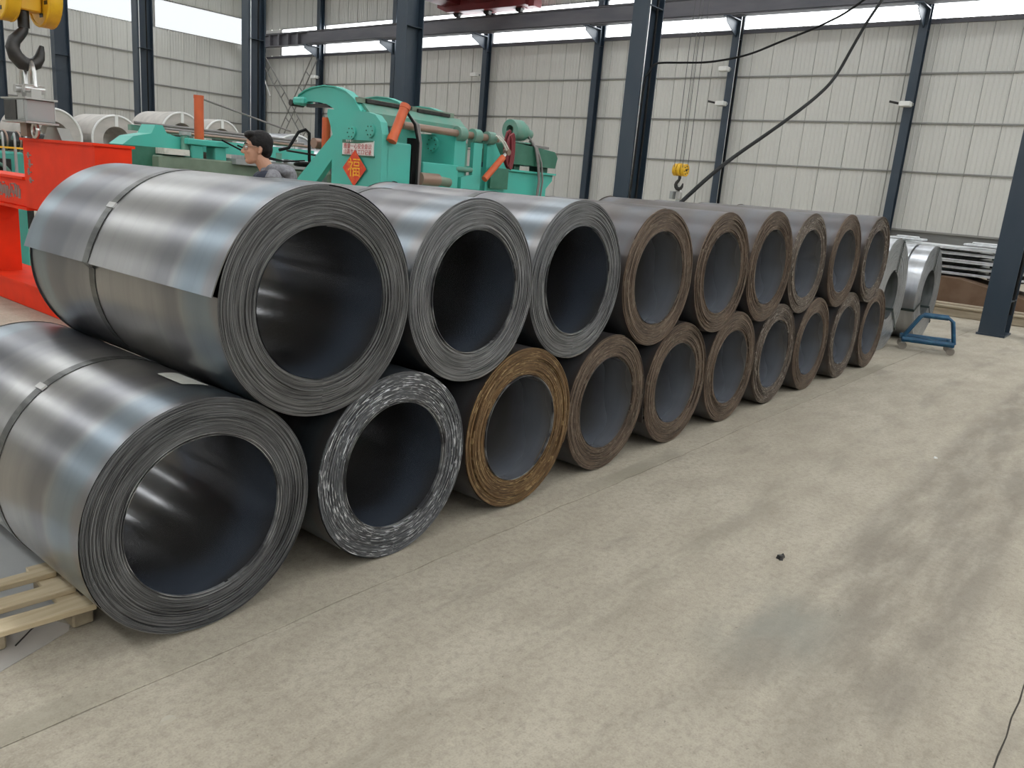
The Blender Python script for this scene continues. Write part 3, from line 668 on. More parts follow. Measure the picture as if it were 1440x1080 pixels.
solo('rusty_steel_box', m, 'rust', (15, 1, 0), 'rusty brown plate box with a sloping end under the strip pile', 'steel box')
t = thing('timber_sleeper', 'long pale timber beam on the floor before the rusty box', 'timber', (13.6, .5, 0), 'timber beams by the strip pile')
part('beam', MB().box((13.5, -1.6, 0), (13.66, 2.4, .14), bevel=.01), 'timber', t)
part('top_board', MB().box((13.47, -1.5, .14), (13.72, 2.3, .165)), 'wood2', t)
solo('timber_sleeper', MB().box((14.1, -1.7, 0), (14.3, 2.6, .16), bevel=.01), 'timber', (14.2, .5, 0), 'second timber beam lying close against the rusty box', 'timber', 'timber beams by the strip pile')
solo('timber_sleeper', MB().box((12.9, -3.0, 0), (13.15, -.9, .2), bevel=.01), 'rust', (13, -2, 0), 'rusty bar stock beyond the column at the right edge', 'bar', 'timber beams by the strip pile')

# ---------------------------------------------------------------- pallet, sheets and bits in the foreground
t = thing('wooden_pallet', 'pale wooden pallet with gapped boards beside the nearest floor coil', 'pallet', (-.66, .42, 0))
for y0_, y1_, x_, r_ in ((.225, .305, -.298, -5), (.375, .447, -.300, -3), (.525, .580, -.302, -3.5)):
    part('deck_board', MB().box((-1.1, y0_, .068), (x_, y1_, .090), rz=rad(r_), about=(x_, y0_, 0), bevel=.003), 'wood', t)
for x in (-.372, -.625, -.95):
    part('stringer_board', MB().box((x, .30, .050), (x + .072, .66, .068), rz=rad(-3), about=(x, .3, 0)), 'wood', t)
    for y in (.262, .50): part('block', MB().box((x + .012, y + (.02 if x < -.5 else 0), .004), (x + .080, y + .085 + (.02 if x < -.5 else 0), .0675 if y < .3 else .050), bevel=.006), 'wood2', t)
def sheet(pts, z, th, m, label, curl=0.):
    c = sum((Vector((*p, 0)) for p in pts), Vector()) / len(pts)
    mb = MB(); n = len(pts)
    zt = [z + curl * max(0, ((Vector((*p, 0)) - c).length - .25)) for p in pts]
    vs = [(p[0], p[1], q) for p, q in zip(pts, zt)] + [(p[0], p[1], q + th) for p, q in zip(pts, zt)]
    mb.add(vs, [tuple(range(n))[::-1], tuple(range(n, 2 * n))] + [(i, (i + 1) % n, n + (i + 1) % n, n + i) for i in range(n)])
    return solo('scrap_sheet', mb, m, (c.x, c.y, z), label, 'sheet', 'flat sheets under the pallet')
sheet([(-1.1, -.02), (-.63, .165), (-.50, .215), (-.372, .268), (-.355, .30), (-.40, .40), (-1.1, .46)], .0, .003, 'scrap', 'grey steel sheet with a curved edge lying under the pallet front')
sheet([(-1.2, .47), (-.40, .41), (-.22, .52), (-.16, 1.35), (-1.2, 1.35)], .0, .003, 'sheet_pale', 'pale steel sheet lying under the back of the pallet')
solo('wire_offcut', MB().path(curve([(-.525, .275, .010), (-.49, .30, .016), (-.44, .345, .014), (-.385, .36, .010)], 4), .0025, 6), 'dark', (-.48, .32, .003), 'thin dark wire lying on the grey sheet under the pallet', 'wire')
def chip(name, c, r, h, m, label, cat, seed, flat=1.):
    rnd = random.Random(seed); n = 9; b = []
    for i in range(n): a = 2 * PI * i / n; q = r * rnd.uniform(.6, 1.15); b.append((c[0] + q * math.cos(a), c[1] + q * math.sin(a) * flat))
    mb = MB(); vs = [(x, y, 0) for x, y in b] + [(c[0] + (x - c[0]) * .75, c[1] + (y - c[1]) * .75, h * rnd.uniform(.6, 1.2)) for x, y in b]
    mb.add(vs, [tuple(range(n))[::-1], tuple(range(n, 2 * n))] + [(i, (i + 1) % n, n + (i + 1) % n, n + i) for i in range(n)]); solo(name, mb, m, (c[0], c[1], 0), label, cat)
chip('concrete_chip', (-.367, -.352), .032, .009, 'flake', 'pale flake lying on the floor in the foreground', 'flake', 4, .5)
chip('dark_debris', (2.06, -1.165), .035, .018, 'dark', 'small dark scrap lying in the middle of the aisle', 'debris', 9, .5)
chip('pebble', (4.4, -1.30), .014, .008, 'white', 'tiny white pebble on the aisle floor', 'pebble', 3)

# ---------------------------------------------------------------- red lifting hook behind the first coil
RX = 1.66
t = thing('coil_lifting_hook', 'bright red C shaped coil lifting hook standing behind the coils', 'lifting hook', (RX, 5.4, 0))
part('head_block', MB().prism([(6.05, .95), (6.05, 1.565), (4.6, 1.565), (4.6, 1.2), (4.8, .95)], 'X', RX, RX + .3), 'red', t)
part('top_rim', MB().box((RX - .02, 4.58, 1.55), (RX + .32, 6.07, 1.572)), 'red', t)
part('upper_arm', MB().box((RX + .01, 6.05, .95), (RX + .29, 7.95, 1.20), bevel=.01), 'red', t)
part('arm_rim', MB().box((RX - .02, 6.06, 1.20), (RX + .32, 7.95, 1.225)), 'red', t)
part('arm_rim', MB().box((RX - .02, 6.0, .925), (RX + .32, 7.95, .95)), 'red', t)
part('back_post', MB().box((RX + .04, 7.0, .24), (RX + .26, 7.95, .925)), 'red', t)
part('foot_beam', MB().box((RX - .02, 4.4, 0), (RX + .42, 8.0, .22), bevel=.01), 'red', t)
part('foot_rim', MB().box((RX - .05, 4.35, .215), (RX + .45, 8.0, .24)), 'red', t)
lug = part('lifting_lug', MB().prism([(5.45, 1.57), (5.85, 1.57), (5.75, 1.68), (5.55, 1.68)], 'X', RX + .1, RX + .2), 'bright', t)
mk = MB(); random.seed(12)
for i in range(24):
    y = 6.2 + i * .032 + random.uniform(-.006, .006); a = random.uniform(1.0, 1.06); mk.box((RX + .002, y, a), (RX + .009, y + random.uniform(.008, .016), a + random.uniform(.06, .13)))
for i in range(10): y = 6.2 + i * .075; mk.box((RX + .002, y, 1.02 + .06 * (i % 3)), (RX + .009, y + .05, 1.032 + .06 * (i % 3)))
part('faded_lettering', mk, 'text_grey', t, 'grey faded lettering on red', kind='stuff')
mk = MB()
for z, y, hh in ((1.40, 5.92, .05), (1.32, 5.9, .07), (1.25, 5.93, .06), (1.18, 5.9, .05)): mk.box((RX - .006, y, z), (RX + .001, y + .03, z + hh)); mk.box((RX - .006, y - .05, z + .02), (RX + .001, y + .05, z + .03))
part('faded_lettering', mk, 'text_grey', t, 'grey faded lettering on red', kind='stuff')

# crane hook blocks
def hook_block(o, s, name, label, sheaves, pull, turned, RS=.27):
    t = thing(name, label, 'crane hook', o); ox, oy, oz = o
    W = (lambda x, y, z: (ox - y * s, oy + x * s, oz + z * s)) if turned else (lambda x, y, z: (ox + x * s, oy + y * s, oz + z * s)); ax = (1, 0, 0) if turned else (0, 1, 0)
    def wbox(mb, a, b, **k):
        a, b = W(*a), W(*b); return mb.box([min(p, q) for p, q in zip(a, b)], [max(p, q) for p, q in zip(a, b)], **k)
    for y in sheaves:
        sh = part('sheave', MB().tube(W(0, y - .075, 0), W(0, y + .075, 0), RS * s, n=28, hole=.07 * s), 'yellow', t)
        part('sheave_rim', MB().torus(W(0, y - .075, 0), ax, (RS - .015) * s, .022 * s), 'yellow', sh); part('sheave_rim', MB().torus(W(0, y + .075, 0), ax, (RS - .015) * s, .022 * s), 'yellow', sh)
        sp = MB()
        for k in range(5): a = 2 * PI * k / 5; sp.tube(W(math.cos(a) * .06, y, math.sin(a) * .06), W(math.cos(a) * .2, y, math.sin(a) * .2), .02 * s)
        part('cover_slot', sp, 'dark', sh)
        sl = MB()
        for k in range(6):
            a = 2 * PI * k / 6 + .3; q = RS * .62; wbox(sl, (math.cos(a) * q - .05, y + .074, math.sin(a) * q - .025), (math.cos(a) * q + .05, y + .082, math.sin(a) * q + .025)); wbox(sl, (math.cos(a) * q - .05, y - .082, math.sin(a) * q - .025), (math.cos(a) * q + .05, y - .074, math.sin(a) * q + .025))
        part('cover_slot', sl, 'dark', sh)
    part('side_plate', wbox(MB(), (-.12, min(sheaves) + .09, -.20), (.12, max(sheaves) - .09, .3), bevel=.01), 'yellow', t)
    part('axle', MB().tube(W(0, min(sheaves) - .12, 0), W(0, max(sheaves) + .12, 0), .05 * s), 'dark', t)
    part('shank', MB().tube(W(0, 0, -.18), W(0, 0, -.42), .075 * s), 'dark', t)
    pts = []; rr = []
    cz = -.66
    P_ = [(0, -.40, .07), (.01, -.46, .075), (.06, -.52, .085), (.13, -.60, .095), (.16, -.70, .105), (.13, -.80, .115), (.05, -.88, .12), (-.05, -.90, .11), (-.13, -.86, .095), (-.18, -.78, .08), (-.20, -.70, .06), (-.215, -.62, .035)]
    part('hook', MB().path([W(0, y, z) for y, z, _ in P_], .1, 12, radii=[r * .85 * s for *_, r in P_]), 'dark', t)
    if pull:
        for y in (sheaves[0], sheaves[-1]):
            for x in (-.26, .26): part('wire_rope', MB().tube(W(x, y, 0), (*W(x, y, 0)[:2], 10.8), .009, n=6), 'rope', t)
    return t
hook_block((1.62, 5.75, 2.74), .62, 'hook_block', 'yellow crane hook block with black hook near the left edge', (-.29, .22), True, True, .37)
sc2 = thing('crane_scale', 'hanging crane scale in a clear case, shackled to the near black hook', 'scale', (1.62, 5.76, 1.62))
for y in (5.62, 5.82):
    part('shackle', MB().path([(1.62, y - .05, 2.0), (1.62, y - .035, 2.12), (1.62, y + .01, 2.20), (1.62, y + .055, 2.12), (1.62, y + .07, 2.0)], .016, 8), 'bright', sc2)
    part('shackle_pin', MB().tube((1.54, y, 1.98), (1.70, y, 1.98), .035), 'bright', sc2)
    part('lug', MB().box((1.58, y - .05, 1.90), (1.66, y + .05, 1.98)), 'bright', sc2)
part('case', MB().box((1.50, 5.50, 1.70), (1.74, 5.98, 1.90), bevel=.015), 'grey_part', sc2)
part('display', MB().box((1.490, 5.68, 1.72), (1.505, 5.94, 1.88)), 'dark', sc2); part('display', MB().box((1.492, 5.52, 1.73), (1.505, 5.64, 1.88)), 'grey_part', sc2)
part('case_frame', MB().box((1.49, 5.47, 1.89), (1.75, 6.01, 1.905)), 'bright', sc2); part('case_frame', MB().box((1.49, 5.47, 1.695), (1.75, 6.01, 1.71)), 'bright', sc2)
part('lower_link', MB().box((1.58, 5.72, 1.585), (1.66, 5.86, 1.70)), 'shaft', sc2)
part('swivel_ring', MB().torus((1.62, 5.64, 1.64), (1, 0, 0), .055, .018), 'bright', sc2)
hook_block((18.05, 8.17, 2.25), .54, 'hook_block', 'distant yellow crane hook block hanging on four wire ropes', (-.22, 0, .22), True, False, .29)
s2 = thing('crane_scale', 'small silvery crane scale below the distant yellow hook', 'scale', (18.08, 8.15, 1.5))
part('shackle', MB().path([(18.05, 8.10, 1.72), (18.05, 8.11, 1.80), (18.05, 8.15, 1.84), (18.05, 8.19, 1.80), (18.05, 8.20, 1.72)], .018, 8), 'bright', s2)
part('case', MB().box((18.01, 8.08, 1.50), (18.15, 8.22, 1.71), bevel=.02), 'bright', s2); part('display', MB().box((17.93, 8.26, 1.50), (18.1, 8.34, 1.7)), 'grey_part', s2)
part('lower_link', MB().box((18.03, 8.1, 1.38), (18.12, 8.2, 1.50)), 'grey_part', s2)

# ---------------------------------------------------------------- green uncoiler
t = thing('uncoiler_machine', 'jade green uncoiler machine with curved arms and orange cylinders', 'machine', (6, 5.4, 0))
def P_(name, mb, m, label=None, par=None): return part(name, mb, m, par or t, label)
PL = [(4.86, 0), (4.86, 1.95), (4.90, 2.08), (4.99, 2.155), (5.14, 2.185), (5.84, 2.21), (5.85, 2.15), (5.80, 2.06), (5.74, 1.93), (5.74, 0)]
P_('side_plate', MB().prism(PL, 'X', 4.9, 5.0), 'green')
P_('strut', MB().prism([(5.73, 1.94), (8.0, .12), (8.0, 0), (7.5, 0), (5.73, 1.66)], 'X', 4.91, 4.99), 'green')
for y, z in ((5.38, 1.97), (5.05, 2.0)):
    b = P_('bearing_cover', MB().tube((4.9, y, z - .02), (4.875, y, z - .02), .075, n=24), 'green')
    bo = MB()
    for k in range(6): a = 2 * PI * k / 6; bo.tube((4.876, y + .052 * math.cos(a), z - .02 + .052 * math.sin(a)), (4.868, y + .052 * math.cos(a), z - .02 + .052 * math.sin(a)), .008, n=6)
    P_('bolt', bo, 'green_dark', None, b)
AO = [(6.61, 2.30), (6.57, 2.38), (6.45, 2.43), (6.31, 2.465), (6.06, 2.485), (5.86, 2.47), (5.66, 2.42), (5.5, 2.33), (5.38, 2.20)]
AI = [(5.80, 2.17), (5.92, 2.24), (6.05, 2.285), (6.26, 2.31), (6.4, 2.31), (6.55, 2.26)]
for k, (x, d) in enumerate(((5.03, 0), (5.86, -.02), (6.6, -.05))):
    a = P_('curved_arm', MB().prism([(y, z + d) for y, z in AO] + [(y, z + d) for y, z in AI], 'X', x, x + .07), 'green')
    rim = MB()
    for (ya, za), (yb, zb) in zip(AO, AO[1:]): rim.add([(x - .025, ya, za + d), (x + .095, ya, za + d), (x + .095, yb, zb + d), (x - .025, yb, zb + d), (x - .025, ya, za + d + .012), (x + .095, ya, za + d + .012), (x + .095, yb, zb + d + .012), (x - .025, yb, zb + d + .012)], [(0, 1, 2, 3), (4, 7, 6, 5), (0, 4, 5, 1), (1, 5, 6, 2), (2, 6, 7, 3), (3, 7, 4, 0)])
    P_('arm_flange', rim, 'green', None, a)
    P_('arm_tip', MB().box((x - .05, 6.44, 2.27 + d), (x + .12, 6.66, 2.36 + d), bevel=.02), 'green', None, a)
    P_('tip_roller', MB().tube((x - .06, 6.68, 2.29 + d), (x + .13, 6.68, 2.29 + d), .04), 'dark', None, a)
    P_('arm_leg', MB().prism([(5.36, 2.22 + d), (5.82, 2.2 + d), (5.82, .4), (5.2, .4)], 'X', x + .01, x + .06), 'green', None, a)
P_('arm_guard', MB().box((5.04, 6.0, 2.245), (5.1, 6.45, 2.285)), 'dark')
P_('channel_beam', MB().box((5.02, 5.43, 2.30), (6.62, 5.49, 2.36)), 'green_grey')
P_('channel_slot', MB().box((5.12, 5.40, 2.31), (5.84, 5.432, 2.35)), 'dark'); P_('channel_slot', MB().box((5.95, 5.40, 2.30), (6.52, 5.432, 2.34)), 'dark')
P_('box_beam', MB().prism([(5.3, 2.08), (5.3, 2.20), (5.42, 2.30), (5.5, 2.3), (5.5, 2.08)], 'X', 5.08, 6.72), 'green_dull')
b = P_('drive_box', MB().box((4.98, 4.86, 0), (5.36, 5.5, 1.88), bevel=.015), 'green')
P_('pipe_notch', MB().tube((5.1, 4.84, 1.36), (5.1, 4.88, 1.36), .09), 'dark', None, b)
cy = P_('hydraulic_cylinder', MB().tube((5.03, 4.82, 1.93), (5.22, 4.86, 2.27), .055, n=18), 'orange')
P_('cylinder_cap', MB().tube((5.21, 4.858, 2.25), (5.235, 4.863, 2.295), .062, n=18), 'orange', None, cy); P_('cylinder_gland', MB().tube((5.00, 4.815, 1.88), (5.03, 4.82, 1.94), .06, n=18), 'orange', None, cy)
cy = P_('hydraulic_cylinder', MB().tube((5.1, 6.12, 1.5), (5.1, 6.12, 2.13), .052, n=18), 'orange')
P_('rear_post', MB().box((5.3, 6.42, 1.0), (5.36, 6.5, 1.72)), 'grey_part')
P_('pinch_roller', MB().tube((5.05, 6.3, 1.82), (5.9, 6.3, 1.82), .065, n=20), 'shaft')
# second stand
P_('stand_plate', MB().prism([(4.98, 0), (4.98, 2.06), (5.66, 2.06), (5.66, 0)], 'X', 6.2, 6.4), 'green')
b = P_('bearing_cover', MB().tube((6.2, 5.36, 1.935), (6.17, 5.36, 1.935), .10, n=28), 'green'); bo = MB()
for k in range(8): a = 2 * PI * k / 8; bo.tube((6.172, 5.36 + .075 * math.cos(a), 1.935 + .075 * math.sin(a)), (6.162, 5.36 + .075 * math.cos(a), 1.935 + .075 * math.sin(a)), .010, n=6)
P_('bolt', bo, 'green_dark', None, b)
P_('shaft', MB().tube((5.3, 4.98, 2.085), (7.0, 4.98, 2.085), .044, n=20), 'shaft')
for x, r in ((6.22, .085), (6.50, .085), (6.78, .08)): P_('shaft_collar', MB().tube((x, 4.98, 2.085), (x + .13, 4.98, 2.085), r, n=24), 'green_dull')
P_('lower_box', MB().box((5.62, 4.93, .2), (6.24, 5.2, 1.70), bevel=.01), 'green'); P_('lower_box', MB().box((5.4, 5.0, .2), (5.66, 5.2, 1.735), bevel=.01), 'green')
P_('reducer', MB().tube((5.45, 4.8, 1.50), (5.75, 4.8, 1.50), .075, n=18), 'shaft'); P_('reducer', MB().tube((5.72, 4.8, 1.50), (5.95, 4.8, 1.48), .055, n=14), 'green_grey')
P_('pipe_stub', MB().tube((6.2, 4.95, 1.66), (6.5, 4.95, 1.66), .03), 'green_dull')
P_('angle_frame', MB().prism([(6.50, 2.0), (6.50, 1.60), (6.30, 1.56), (6.30, 1.42), (6.66, 1.42), (6.66, 2.0)], 'Y', 4.93, 4.99), 'green')
P_('angle_frame', MB().prism([(6.42, 1.98), (6.42, 1.62), (6.26, 1.60), (6.26, 1.57), (6.46, 1.57), (6.46, 1.98)], 'Y', 5.0, 5.05), 'green_dull')
P_('rear_panel', MB().box((6.4, 5.35, .2), (6.75, 5.42, 1.98)), 'green_dark')
P_('leg_plate', MB().prism([(6.86, 2.05), (7.0, 2.05), (7.28, 1.72), (7.28, 0), (6.86, 0)], 'Y', 5.02, 5.08), 'green')
P_('mesh_guard', MB().box((6.9, 4.96, 1.45), (7.26, 4.99, 1.72)), 'green_dark')
cy = P_('hydraulic_cylinder', MB().tube((6.64, 4.84, 1.56), (6.98, 4.84, 1.86), .042, n=16), 'orange')
P_('piston_rod', MB().tube((6.98, 4.84, 1.86), (7.05, 4.84, 1.93), .022), 'bright', None, cy); P_('rod_eye', MB().tube((7.05, 4.80, 1.93), (7.05, 4.88, 1.93), .04), 'shaft', None, cy)
hz = MB()
for dx in (-.03, .02): hz.path([(6.86 + dx, 4.86, 2.12), (6.95 + dx, 4.82, 2.05), (7.05 + dx, 4.82, 1.95)], .012)
P_('hose', hz, 'paper', 'pale hose')
for k in range(7): P_('cable_loop', MB().path([(7.28 + .035 * (k % 4) + .05 * math.sin(q) , 5.0 + .012 * k, 1.96 + (.20 + .012 * k) * math.cos(q)) for q in np.linspace(0, 2 * PI, 19)[:-1]], .013, 6, True), 'hose_red')
P_('blower_ring', MB().tube((7.50, 5.2, 2.25), (7.72, 5.2, 2.26), .14, n=28, hole=.065), 'green_dull'); P_('blower_body', MB().tube((7.62, 5.2, 2.25), (7.80, 5.2, 2.25), .115, n=24), 'green_dull'); P_('blower_motor', MB().tube((7.78, 5.2, 2.23), (7.95, 5.2, 2.23), .065, n=18), 'green_dull')
P_('blower_base', MB().box((7.45, 5.1, 2.02), (7.9, 5.3, 2.11)), 'green_dull')
P_('gear_case', MB().prism([(7.36, 1.80), (7.36, 2.06), (7.55, 2.08), (8.38, 2.03), (8.46, 1.95), (8.42, 1.80)], 'Y', 5.05, 5.6), 'green_dark')
P_('gear_case_rib', MB().box((7.93, 5.03, 1.80), (7.96, 5.06, 2.05)), 'green_dark'); P_('case_cap', MB().tube((8.44, 5.3, 1.92), (8.50, 5.3, 1.92), .06), 'green_dark')
P_('case_lid', MB().box((7.5, 5.1, 2.06), (8.3, 5.55, 2.09)), 'hose_grey')
for x in (7.6, 8.25): P_('motor_foot', MB().box((x, 5.15, 1.68), (x + .12, 5.4, 1.82)), 'green_dark')
P_('base_frame', MB().prism([(7.28, .1), (7.28, 1.72), (8.44, 1.72), (8.44, 1.62), (8.30, 1.50), (8.30, .1)], 'Y', 5.1, 5.7), 'green'); P_('base_lip', MB().box((7.26, 5.05, 1.70), (8.46, 5.75, 1.725)), 'green')
for k, (x, y) in enumerate(((7.93, 5.0), (7.98, 5.02), (8.02, 5.0))): P_('hose', MB().path([(7.86 + .03 * k, 5.15, 2.2 - .06 * k), (7.88 + .02 * k, 5.02, 2.05), (x, y, 1.85), (x + .06, y, 1.6), (x + .03, y, 1.3), (x, y, .9)], .014), 'hose_grey')
P_('valve_block', MB().box((6.72, 5.1, 1.95), (6.86, 5.25, 2.03)), 'green_dull')
for k in range(3): P_('hose', MB().path([(5.24 + .03 * k, 4.84, 2.22 - .03 * k), (5.33 + .03 * k, 4.80, 2.10), (5.40 + .02 * k, 4.80, 1.90), (5.41 + .02 * k, 4.81, 1.6), (5.42 + .02 * k, 4.82, 1.0)], .016), 'hose_grey' if k else 'black')
P_('hose_gap_shade', MB().box((5.37, 4.86, .6), (5.46, 4.96, 1.95)), 'black')  # black block standing in for the shaded gap behind the hoses
P_('foot', MB().box((4.85, 4.8, 0), (8.4, 5.8, .1)), 'green_dark')
# sign and paper diamond on the side plate
s_ = thing('safety_sign', 'white signboard with two rows of red characters on the green plate', 'sign', (4.895, 5.255, 1.70))
part('board', MB().box((4.885, 4.985, 1.705), (4.898, 5.53, 1.87)), 'white', s_); part('header_band', MB().prism([(5.53, 1.835), (5.53, 1.872), (4.985, 1.872), (4.985, 1.86), (5.25, 1.835)], 'X', 4.880, 4.886), 'green_dark', s_)
part('edge', MB().box((4.883, 4.97, 1.69), (4.899, 5.535, 1.706)), 'green_dark', s_)
text('red_lettering', '质量一心安全意识', .062, 'text_red', s_, frame((4.8795, 5.255, 1.798), (0, -1, 0), (0, 0, 1)), 1.0)
text('red_lettering', '山高生产工口记录', .062, 'text_red', s_, frame((4.8795, 5.255, 1.735), (0, -1, 0), (0, 0, 1)), 1.0)
text('white_lettering', '安全·第一', .03, 'white', s_, frame((4.8785, 5.40, 1.857), (0, -1, 0), (0, 0, 1)))
d_ = thing('paper_diamond', 'red paper diamond with a golden character below the sign', 'decoration', (4.875, 5.29, 1.55))
part('red_sheet', MB().prism([(5.29, 1.76), (5.50, 1.555), (5.29, 1.35), (5.08, 1.555)], 'X', 4.872, 4.876), 'paper_red', d_)
text('gold_character', '福', .23, 'text_yellow', d_, frame((4.8705, 5.29, 1.55), (0, -1, 0), (0, 0, 1)))

# ---------------------------------------------------------------- slitting line behind, left
t = thing('slitting_line', 'long green slitting line deck with rollers behind the first coil', 'machine', (5.1, 9, 0))
P_('deck', MB().box((4.3, 8.7, .3), (7.2, 9.8, 1.52), bevel=.02), 'green_grey')
P_('end_bracket', MB().prism([(3.9, 1.62), (4.05, 1.74), (4.3, 1.80), (4.36, 1.92), (4.46, 1.92), (4.52, 1.82), (4.78, 1.76), (4.78, 1.62)], 'Y', 8.9, 9.3), 'green')
P_('end_bracket', MB().box((3.9, 8.9, .2), (4.78, 9.3, 1.62)), 'green_dark')
P_('side_rail', MB().box((4.8, 9.3, 1.62), (7.3, 9.4, 1.80)), 'green'); P_('side_rail', MB().box((4.5, 9.9, 1.84), (7.3, 10.0, 1.92)), 'green_dull')
for y, z in ((9.45, 1.86), (9.6, 1.90), (9.8, 1.95)): P_('guide_pipe', MB().tube((4.5, y, z), (7.3, y, z), .022, n=8), 'shaft' if z < 1.9 else 'hose_grey')
P_('bearing_post', MB().tube((4.76, 8.85, 1.4), (4.76, 8.85, 1.84), .06), 'green_dull'); P_('bearing_cap', MB().tube((4.76, 8.85, 1.82), (4.76, 8.85, 1.87), .08), 'grey_part')
P_('pedestal', MB().box((4.72, 8.7, 1.70), (5.36, 9.05, 1.78), bevel=.01), 'green')
for x in (4.80, 5.16): P_('pedestal_leg', MB().box((x, 8.75, .3), (x + .18, 9.0, 1.70), bevel=.01), 'green')
cy = P_('orange_post', MB().tube((5.0, 8.9, 1.78), (5.0, 8.9, 2.36), .066, n=20), 'orange'); P_('post_cap', MB().tube((5.0, 8.9, 2.34), (5.0, 8.9, 2.385), .07, n=20), 'orange', None, cy)
for x in (5.75, 6.3): P_('gate_post', MB().tube((x, 8.85, 1.4), (x, 8.85, 1.82 if x < 6 else 1.7), .045), 'green_dull')
P_('bed_plate', MB().box((5.4, 8.6, 1.48), (6.9, 8.9, 1.56)), 'grey_part')
random.seed(5)
for k in range(2): P_('cable', MB().path([(5.2 + .25 * k, 8.64, 1.80 - .05 * k), (5.6 + .2 * k, 8.58, 1.64), (6.1 + .1 * k, 8.56, 1.58), (6.5 + .1 * k, 8.6, 1.60 + .02 * k)], .012), 'black')
P_('control_box', MB().box((4.35, 8.66, 1.54), (4.72, 8.9, 1.62)), 'paper')
P_('guide_bar', MB().tube((5.07, 8.9, 2.34), (7.6, 10.4, 2.12), .014, n=6), 'hose_grey')
# black cable loop and small gear behind the man
lp = thing('hose_stand', 'black looped hose over a small grey and green valve stand', 'hose', (5.75, 7.2, 0))
part('loop', MB().path([(5.31, 7.4, 1.72), (5.46, 7.4, 1.76), (5.58, 7.35, 1.98), (5.66, 7.3, 2.02), (5.72, 7.3, 1.98), (5.73, 7.3, 1.6), (5.72, 7.3, 1.45)], .022), 'black', lp)
part('coil_of_hose', MB().torus((5.69, 7.3, 1.56), (0, .1, 1), .16, .022), 'black', lp); part('stand', MB().box((5.36, 7.35, 0), (6.26, 7.8, 1.45)), 'green_grey', lp)
part('valve_body', MB().box((6.21, 7.2, 1.40), (6.38, 7.4, 1.62)), 'grey_part', lp); part('valve_cap', MB().tube((5.88, 7.2, 1.44), (5.88, 7.2, 1.62), .05, .03), 'yellow', lp, 'yellow cap'); part('side_bar', MB().tube((5.36, 7.3, 1.72), (6.51, 7.3, 1.66), .014), 'dark', lp)
part('bracket', MB().box((6.26, 7.1, 1.5), (6.51, 7.3, 1.56)), 'green', lp)
# galvanised coils lying far behind
def far_coil(x, y, z, R, rin, L, label, m='zinc_flat', grp='galvanised coils far behind'):
    t = thing('zinc_coil', label, 'coil', (x, y, z), grp)
    link('winding', MB().tube((0, .01, 0), (0, L, 0), R, n=48, cap=False).data('winding', m, False), t)
    link('face', MB().tube((0, 0, 0), (0, L + .01, 0), R - .012, n=48, hole=rin).data('face', m), t)
    rims = MB(); rims.torus((0, .0, 0), (0, 1, 0), R - .02, .022, 48, 6); link('rim_protector', rims.data('rim_protector', 'white', False), t)
    sp = MB(); sp.box((-.03, -.02, rin), (.03, .0, R)); link('strap', sp.data('strap', 'white'), t)
far_coil(8.15, 11, 1.55, .56, .27, 1.3, 'shiny zinc coil behind the man, the larger of the two'); far_coil(8.35, 10, 1.42, .45, .24, .95, 'shiny zinc coil behind the man, the smaller right one')
far_coil(7.52, 14, 1.95, .46, .24, 1.3, 'grey zinc coil lying far back, left of the orange post', 'scrap'); far_coil(8.42, 14, 1.93, .43, .24, 1.3, 'grey zinc coil lying far back, right of the orange post', 'scrap')
far_coil(6.18, 14, 1.72, .48, .26, 1.2, 'grey zinc coil far back, below the near crane hook', 'scrap'); far_coil(5.05, 14, 1.7, .5, .26, 1.2, 'leftmost grey zinc coil far back', 'scrap')
rk = thing('coil_saddle', 'dark steel saddle rack carrying the far zinc coils', 'rack', (7, 14, 0))
part('beam', MB().box((4.0, 13.9, .9), (9.4, 15.4, 1.16)), 'dark', rk)
for xa, xb, z in ((7.15, 7.9, 1.49), (8.05, 8.8, 1.50), (5.85, 6.5, 1.24), (4.75, 5.35, 1.2)): part('cradle', MB().box(((xa + xb) / 2 - .12, 14.1, 1.16), ((xa + xb) / 2 + .12, 15.2, z - .008)), 'dark', rk)
for x in (4.5, 6.8, 9.0): part('leg', MB().box((x, 14.2, 0), (x + .2, 15.2, .9)), 'dark', rk)
rk = thing('coil_saddle', 'grey steel saddle rack under the two shiny zinc coils', 'rack', (8.2, 10.8, 0))
part('beam', MB().box((7.4, 10.05, .75), (9.0, 12.2, .95)), 'grey_part', rk)
for x in (7.5, 8.7): part('leg', MB().box((x, 10.2, 0), (x + .2, 12.0, .75)), 'grey_part', rk)
# machine at the far left edge
t = thing('slitter_stand', 'green slitter stand with a spoked wheel at the left edge', 'machine', (2.0, 8.2, 0))
P_('frame', MB().box((1.2, 8.15, 0), (2.42, 8.9, 1.42), bevel=.02), 'green'); P_('recess', MB().box((1.9, 8.12, .9), (2.27, 8.16, 1.34)), 'dark')
P_('wheel', MB().torus((2.08, 8.08, 1.12), (0, 1, 0), .17, .022), 'green_dull'); sp = MB()
for k in range(5): a = 2 * PI * k / 5; sp.tube((2.08, 8.08, 1.12), (2.08 + .16 * math.cos(a), 8.08, 1.12 + .16 * math.sin(a)), .016)
P_('spoke', sp, 'green_dull')
P_('knife_stack', MB().tube((1.0, 8.5, 1.54), (2.85, 8.5, 1.54), .11, n=20), 'dark')
for k in range(9): P_('spacer_ring', MB().torus((1.5 + .14 * k, 8.5, 1.54), (1, 0, 0), .115, .012, 20, 6), 'shaft')
